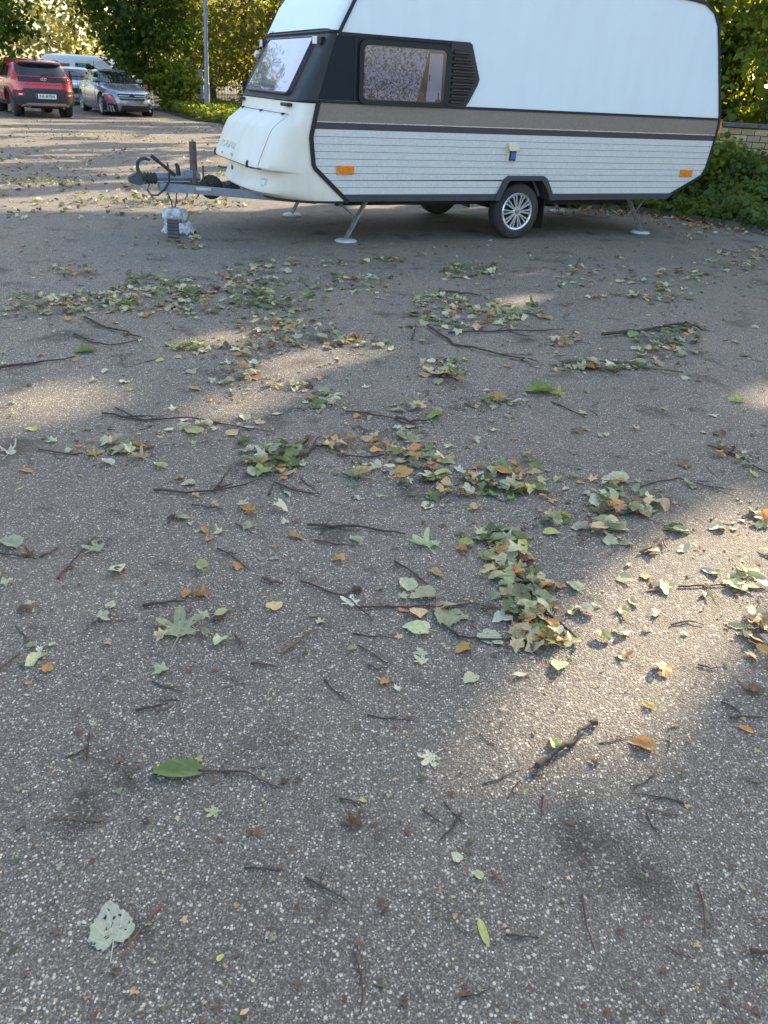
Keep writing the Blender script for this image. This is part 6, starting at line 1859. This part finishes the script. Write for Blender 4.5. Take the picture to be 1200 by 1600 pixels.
Q_ = ground_at(922, 1134); MB().tube([(Q_[0] - st.location.x, Q_[1] - st.location.y, .010), (Q_[0] - st.location.x + .018, Q_[1] - st.location.y + .002, .011)], [.008, .009], 7).build('cut_end', M_TWIG, st)
TW = [
 ([(660, 1268), (680, 1282), (696, 1292)], 2.2, 'short dark twig left of the slanting twig in the lower middle', M_TWIG, 0), ([(721, 1272), (706, 1296), (686, 1316)], 2.4, 'slanting dark twig in the lower middle', M_TWIG, 0),
 ([(848, 1245), (847, 1265), (844, 1284)], 1.7, 'upright short twig below the thick bent stick', M_TWIG_RED, 0), ([(1022, 1211), (1008, 1224), (988, 1235)], 1.7, 'small slanting twig right of the thick stick', M_TWIG, 1),
 ([(909, 1400), (914, 1440), (928, 1487)], 2.4, 'reddish upright twig at the lower right', M_TWIG_RED, 0), ([(1089, 1384), (1098, 1415), (1101, 1462)], 2.1, 'reddish twig nearest the lower right edge', M_TWIG_RED, 1),
 ([(554, 1490), (564, 1525), (566, 1560), (562, 1585)], 2.5, 'curved reddish twig at the bottom centre', M_TWIG_RED, 0), ([(253, 1416), (222, 1452), (188, 1500)], 3.0, 'straight brown twig beside the leaf full of holes', M_TWIG_TAN, 0),
 ([(476, 1372), (508, 1390), (543, 1409)], 2.3, 'dark forked twig in the lower left middle', M_TWIG, 0), ([(503, 1390), (501, 1375), (509, 1354)], 1.6, 'thin prong crossing the dark forked twig', M_TWIG, 0),
 ([(382, 1358), (410, 1358), (439, 1363)], 1.8, 'short level twig left of the forked twig', M_TWIG, 0), ([(310, 1206), (350, 1206), (385, 1209), (410, 1222), (432, 1236)], 2.2, 'long reddish stalk trailing from the folded green leaf', M_TWIG_RED, 2),
 ([(140, 1148), (138, 1172), (135, 1192)], 1.8, 'upright prong of the small fork at the left', M_TWIG, 0), ([(102, 1187), (120, 1180), (138, 1170)], 2.0, 'level prong of the small fork at the left', M_TWIG, 0),
 ([(212, 1112), (240, 1107), (263, 1101)], 2.4, 'short black twig at the left above the folded leaf', M_TWIG, 0), ([(243, 1114), (258, 1110), (272, 1104)], 2.6, 'flat brown bark strip touching the short black twig', M_TWIG_TAN, 0),
 ([(223, 949), (255, 945), (290, 942)], 3.0, 'straight black twig above the large lobed leaf', M_TWIG, 0), ([(410, 906), (425, 912), (441, 915)], 3.2, 'small curled bark piece in the left middle', M_TWIG_RED, 1),
 ([(340, 859), (365, 872), (389, 893)], 2.0, 'thin dark twig left of the long thin twig', M_TWIG, 1), ([(480, 824), (520, 825), (560, 826), (600, 832), (634, 838)], 2.8, 'long thin black twig lying level in the middle', M_TWIG, 0), ([(490, 846), (525, 852), (556, 855)], 1.6, 'fine twig under the long thin black one', M_TWIG_RED, 0),
 ([(438, 1024), (465, 1005), (492, 984)], 2.6, 'slanting tan twig left of the pale leaves', M_TWIG_TAN, 1), ([(368, 995), (376, 1005), (382, 1018)], 2.2, 'tiny reddish twig right of the large lobed leaf', M_TWIG_RED, 0), ([(392, 1038), (412, 1040), (432, 1044)], 2.0, 'tiny level twig below the slanting tan twig', M_TWIG_RED, 0),
 ([(470, 910), (510, 925), (548, 938), (582, 972)], 1.9, 'thin curving twig beside the cream spotted leaf', M_TWIG, 1), ([(560, 952), (620, 950), (680, 950), (740, 944), (798, 962)], 2.0, 'long thin stem running into the foreground leaf trail', M_TWIG_RED, 1),
 ([(690, 978), (715, 995), (750, 1002), (800, 1000), (838, 1006)], 2.6, 'dark twig under the foreground leaf trail', M_TWIG, 1), ([(616, 878), (650, 900), (678, 926)], 1.9, 'dark twig above the curled pale leaves', M_TWIG, 1), ([(855, 962), (880, 982), (902, 1001)], 3.2, 'thick dark twig sticking out right of the foreground trail', M_TWIG, 0), ([(800, 872), (806, 920), (804, 958)], 2.6, 'upright stem inside the foreground trail', M_TWIG_TAN, 0), ([(770, 862), (800, 890), (835, 930)], 2.2, 'slanting stem inside the foreground trail', M_TWIG_TAN, 0),
 ([(-6, 579), (40, 572), (80, 567), (118, 561)], 3.2, 'thick dark stick entering from the left edge', M_TWIG, 1), ([(116, 524), (140, 536), (170, 542), (216, 534)], 2.4, 'bent black twig above the left stick', M_TWIG, 2), ([(132, 498), (165, 514), (200, 522), (220, 530)], 3.0, 'dark branch at the foot of the left drift', M_TWIG, 1),
 ([(160, 648), (220, 658), (300, 656), (370, 668), (430, 680)], 2.2, 'very long thin twig across the left middle', M_TWIG, 3), ([(60, 704), (110, 712), (150, 708), (172, 700)], 1.9, 'long twig carrying leaves at the left', M_TWIG, 2), ([(180, 638), (205, 650), (230, 662)], 1.7, 'short twig crossing the very long left twig', M_TWIG, 0), ([(240, 768), (290, 772), (350, 768), (412, 750)], 2.2, 'branching twig at the left of centre', M_TWIG, 2), ([(332, 770), (345, 755), (360, 735)], 2.0, 'upright prong on the branching left twig', M_TWIG, 0), ([(420, 775), (430, 755), (460, 770), (500, 774)], 1.9, 'twig below the left end of the central drift', M_TWIG, 1),
 ([(455, 718), (478, 714), (492, 700), (515, 698), (540, 716), (570, 718), (600, 713)], 3.2, 'black bent branch through the central drift', M_TWIG, 1), ([(540, 645), (575, 648), (610, 655), (650, 668)], 2.4, 'dark twig above the central drift', M_TWIG_RED, 2), ([(620, 655), (640, 662), (668, 660)], 4.0, 'brown bark piece above the central drift', M_TWIG_RED, 0),
 ([(668, 512), (710, 540), (760, 552), (800, 560), (838, 568)], 3.0, 'long dark branch right of the upright heap', M_TWIG, 3), ([(700, 522), (760, 520), (820, 519), (880, 517)], 2.4, 'straight dark branch below the long heap', M_TWIG, 2), ([(643, 532), (648, 520), (650, 508)], 2.2, 'short upright twig left of the long dark branch', M_TWIG, 0), ([(685, 458), (720, 460), (752, 464)], 2.8, 'dark twig across the green heap', M_TWIG, 1), ([(893, 432), (900, 418), (906, 404)], 2.0, 'upright twig below the caravan wheel', M_TWIG, 0),
 ([(940, 528), (1000, 520), (1050, 512), (1072, 508), (1096, 521)], 4.2, 'thick forked branch at the right', M_TWIG, 2), ([(878, 570), (930, 570), (985, 573), (1066, 588)], 4.6, 'thick mossy stick at the right', M_TWIG_MOSS, 1), ([(1105, 698), (1140, 710), (1170, 725), (1198, 742)], 2.6, 'thin leafy branch at the right edge', M_TWIG, 3), ([(862, 630), (890, 642), (916, 655)], 1.8, 'stalk trailing from the crumpled green leaf', M_TWIG, 0), ([(1000, 762), (1060, 748), (1100, 760), (1150, 768)], 1.6, 'fine twig above the sunny patch', M_TWIG, 2), ([(1060, 918), (1110, 916), (1150, 915)], 1.7, 'fine twig in the sunny patch', M_TWIG, 1), ([(1000, 866), (1020, 858), (1034, 846), (1040, 860)], 3.0, 'pale bent twig at the top of the sunny patch', M_TWIG_TAN, 1), ([(1048, 978), (1075, 972), (1100, 978)], 1.7, 'thin forked twig low in the sunny patch', M_TWIG, 1), ([(1090, 1040), (1110, 1046), (1125, 1044)], 1.6, 'tiny twig at the lower edge of the sunny patch', M_TWIG, 0),
 ([(-4, 1052), (14, 1038), (32, 1023)], 2.6, 'reddish twig leaving the left edge', M_TWIG_RED, 0), ([(790, 1462), (815, 1465), (842, 1467)], 2.4, 'level dark twig right of the winged seed', M_TWIG, 0), ([(700, 1436), (718, 1450), (742, 1466)], 1.7, 'yellowish stalk left of the winged seed', M_TWIG_MOSS, 0), ([(1172, 1490), (1190, 1492), (1212, 1494)], 5.0, 'brown bark piece cut by the lower right edge', M_TWIG_RED, 0), ([(1126, 1098), (1150, 1110), (1160, 1122)], 1.8, 'short twig at the right edge above the curled orange leaf', M_TWIG, 0), ([(1140, 1123), (1170, 1122), (1206, 1124)], 1.9, 'level twig leaving the right edge', M_TWIG, 0),
 ([(0, 866), (40, 872), (60, 876)], 1.8, 'thin twig under the pale left edge leaf', M_TWIG, 0), ([(62, 872), (80, 866), (92, 858)], 2.0, 'reddish twig right of the rusty leaf', M_TWIG_RED, 0), ([(92, 906), (105, 890), (118, 874), (150, 842)], 2.2, 'long reddish twig by the ragged grey green leaf', M_TWIG_RED, 1), ([(262, 812), (275, 806), (262, 820)], 2.2, 'dark bit beside the yellow narrow leaf', M_TWIG, 0), ([(300, 790), (325, 794), (348, 797)], 1.5, 'fine twig above the single orange leaf', M_TWIG, 1), ([(368, 820), (382, 828), (395, 836)], 1.7, 'small dark twig right of the little pale leaf', M_TWIG, 0), ([(230, 1290), (222, 1284), (236, 1278)], 1.8, 'red fleck twig below the folded leaf', M_TWIG_RED, 0), ([(530, 1250), (548, 1252), (565, 1262)], 1.7, 'thin twig above the crumpled brown leaf', M_TWIG, 0), ([(575, 1040), (590, 1048), (606, 1044)], 1.8, 'tiny dark twig below the round leaves', M_TWIG, 1), ([(830, 1213), (840, 1214), (852, 1210)], 1.8, 'small twig at the torn end of the thick stick', M_TWIG, 0), ([(560, 1010), (600, 1035), (615, 1040)], 1.4, 'hair thin stem below the cream leaf', M_TWIG, 0), ([(25, 1300), (32, 1296), (41, 1292)], 1.7, 'tiny twig at the left below the small fork', M_TWIG, 0), ([(720, 1560), (745, 1556), (768, 1545)], 1.7, 'thin twig near the bottom edge right of centre', M_TWIG, 0), ([(595, 1430), (603, 1422), (610, 1412)], 2.2, 'tiny reddish twig in the lower middle', M_TWIG_RED, 0), ([(1040, 1480), (1060, 1492), (1085, 1500)], 1.4, 'faint twig at the lower right', M_TWIG_RED, 0)]
for pxs, r_, lb, mt_, sd_ in TW:
    twig(pxs, r_, lb, mt_, sd_)
# many more small ones: one object each, alike ones share a group
base = [MB().tube([(0, 0, .03), (.3, .015, .04), (.62, -.012, .03), (1, .03, .02)], [.015, .014, .011, .006], 5), MB().tube([(0, 0, .03), (.35, -.03, .03), (.7, .02, .04), (1, .05, .02)], [.020, .016, .012, .006], 5).tube([(.45, -.02, .03), (.66, .16, .02)], [.014, .005], 4)]
bm_ = []
for b in base:
    o = b.build('twig', M_TWIG_TAN if b is base[0] else M_TWIG, None, True, angle=60); bm_.append(o.data); bpy.data.objects.remove(o)
for k in range(80):
    y = 390 + 900 * random.random() ** 1.3; x = random.uniform(0, 1200)
    g = ground_at(x, y); o = bpy.data.objects.new('twig', random.choice(bm_)); COL.objects.link(o)
    ln = random.uniform(.035, .13) * (1 + .06 * g[1])
    o.location = (g[0], g[1], 0.0); o.scale = (ln, ln, ln * .8); o.rotation_euler = (0, 0, random.uniform(0, 6.28))
    tag(o, '%s twig %s' % ('tiny' if ln < .07 else 'short thin' if o.data == bm_[0] else 'short forked', near_land(x, y)), 'twig', 'small twigs')
# twig hanging from the caravan roof edge
hx = cpt(0.40, -0.03)
o = MB().tube([(0, 0, .12), (.02, 0, .04), (.035, 0, -.05)], [.009, .009, .006], 6).build('twig', M_TWIG, None, True)
o.location = (hx[0], hx[1], 2.53)
tag(o, 'dark twig hanging over the caravan roof edge', 'twig')

# things that would still share a label are told apart by their order from the left
same = {}
for o in scene.objects:
    if o.parent is None and o.get('category') in ('leaf', 'twig'):
        same.setdefault(o['label'], []).append(o)
ORD = ['first', 'second', 'third', 'fourth', 'fifth', 'sixth', 'seventh', 'eighth', 'ninth']
for lb, obs in same.items():
    if len(obs) < 2: continue
    px_of = lambda o: float(to_px(np.array(o.location))[0])
    obs.sort(key=px_of)
    for i, o in enumerate(obs):
        w = 'leftmost' if i == 0 else 'rightmost' if i == len(obs) - 1 else ORD[i] + ' from left' if i < 9 else ''
        if w and len(w.split()) + len(lb.split()) <= 16: o['label'] = w + ' ' + lb
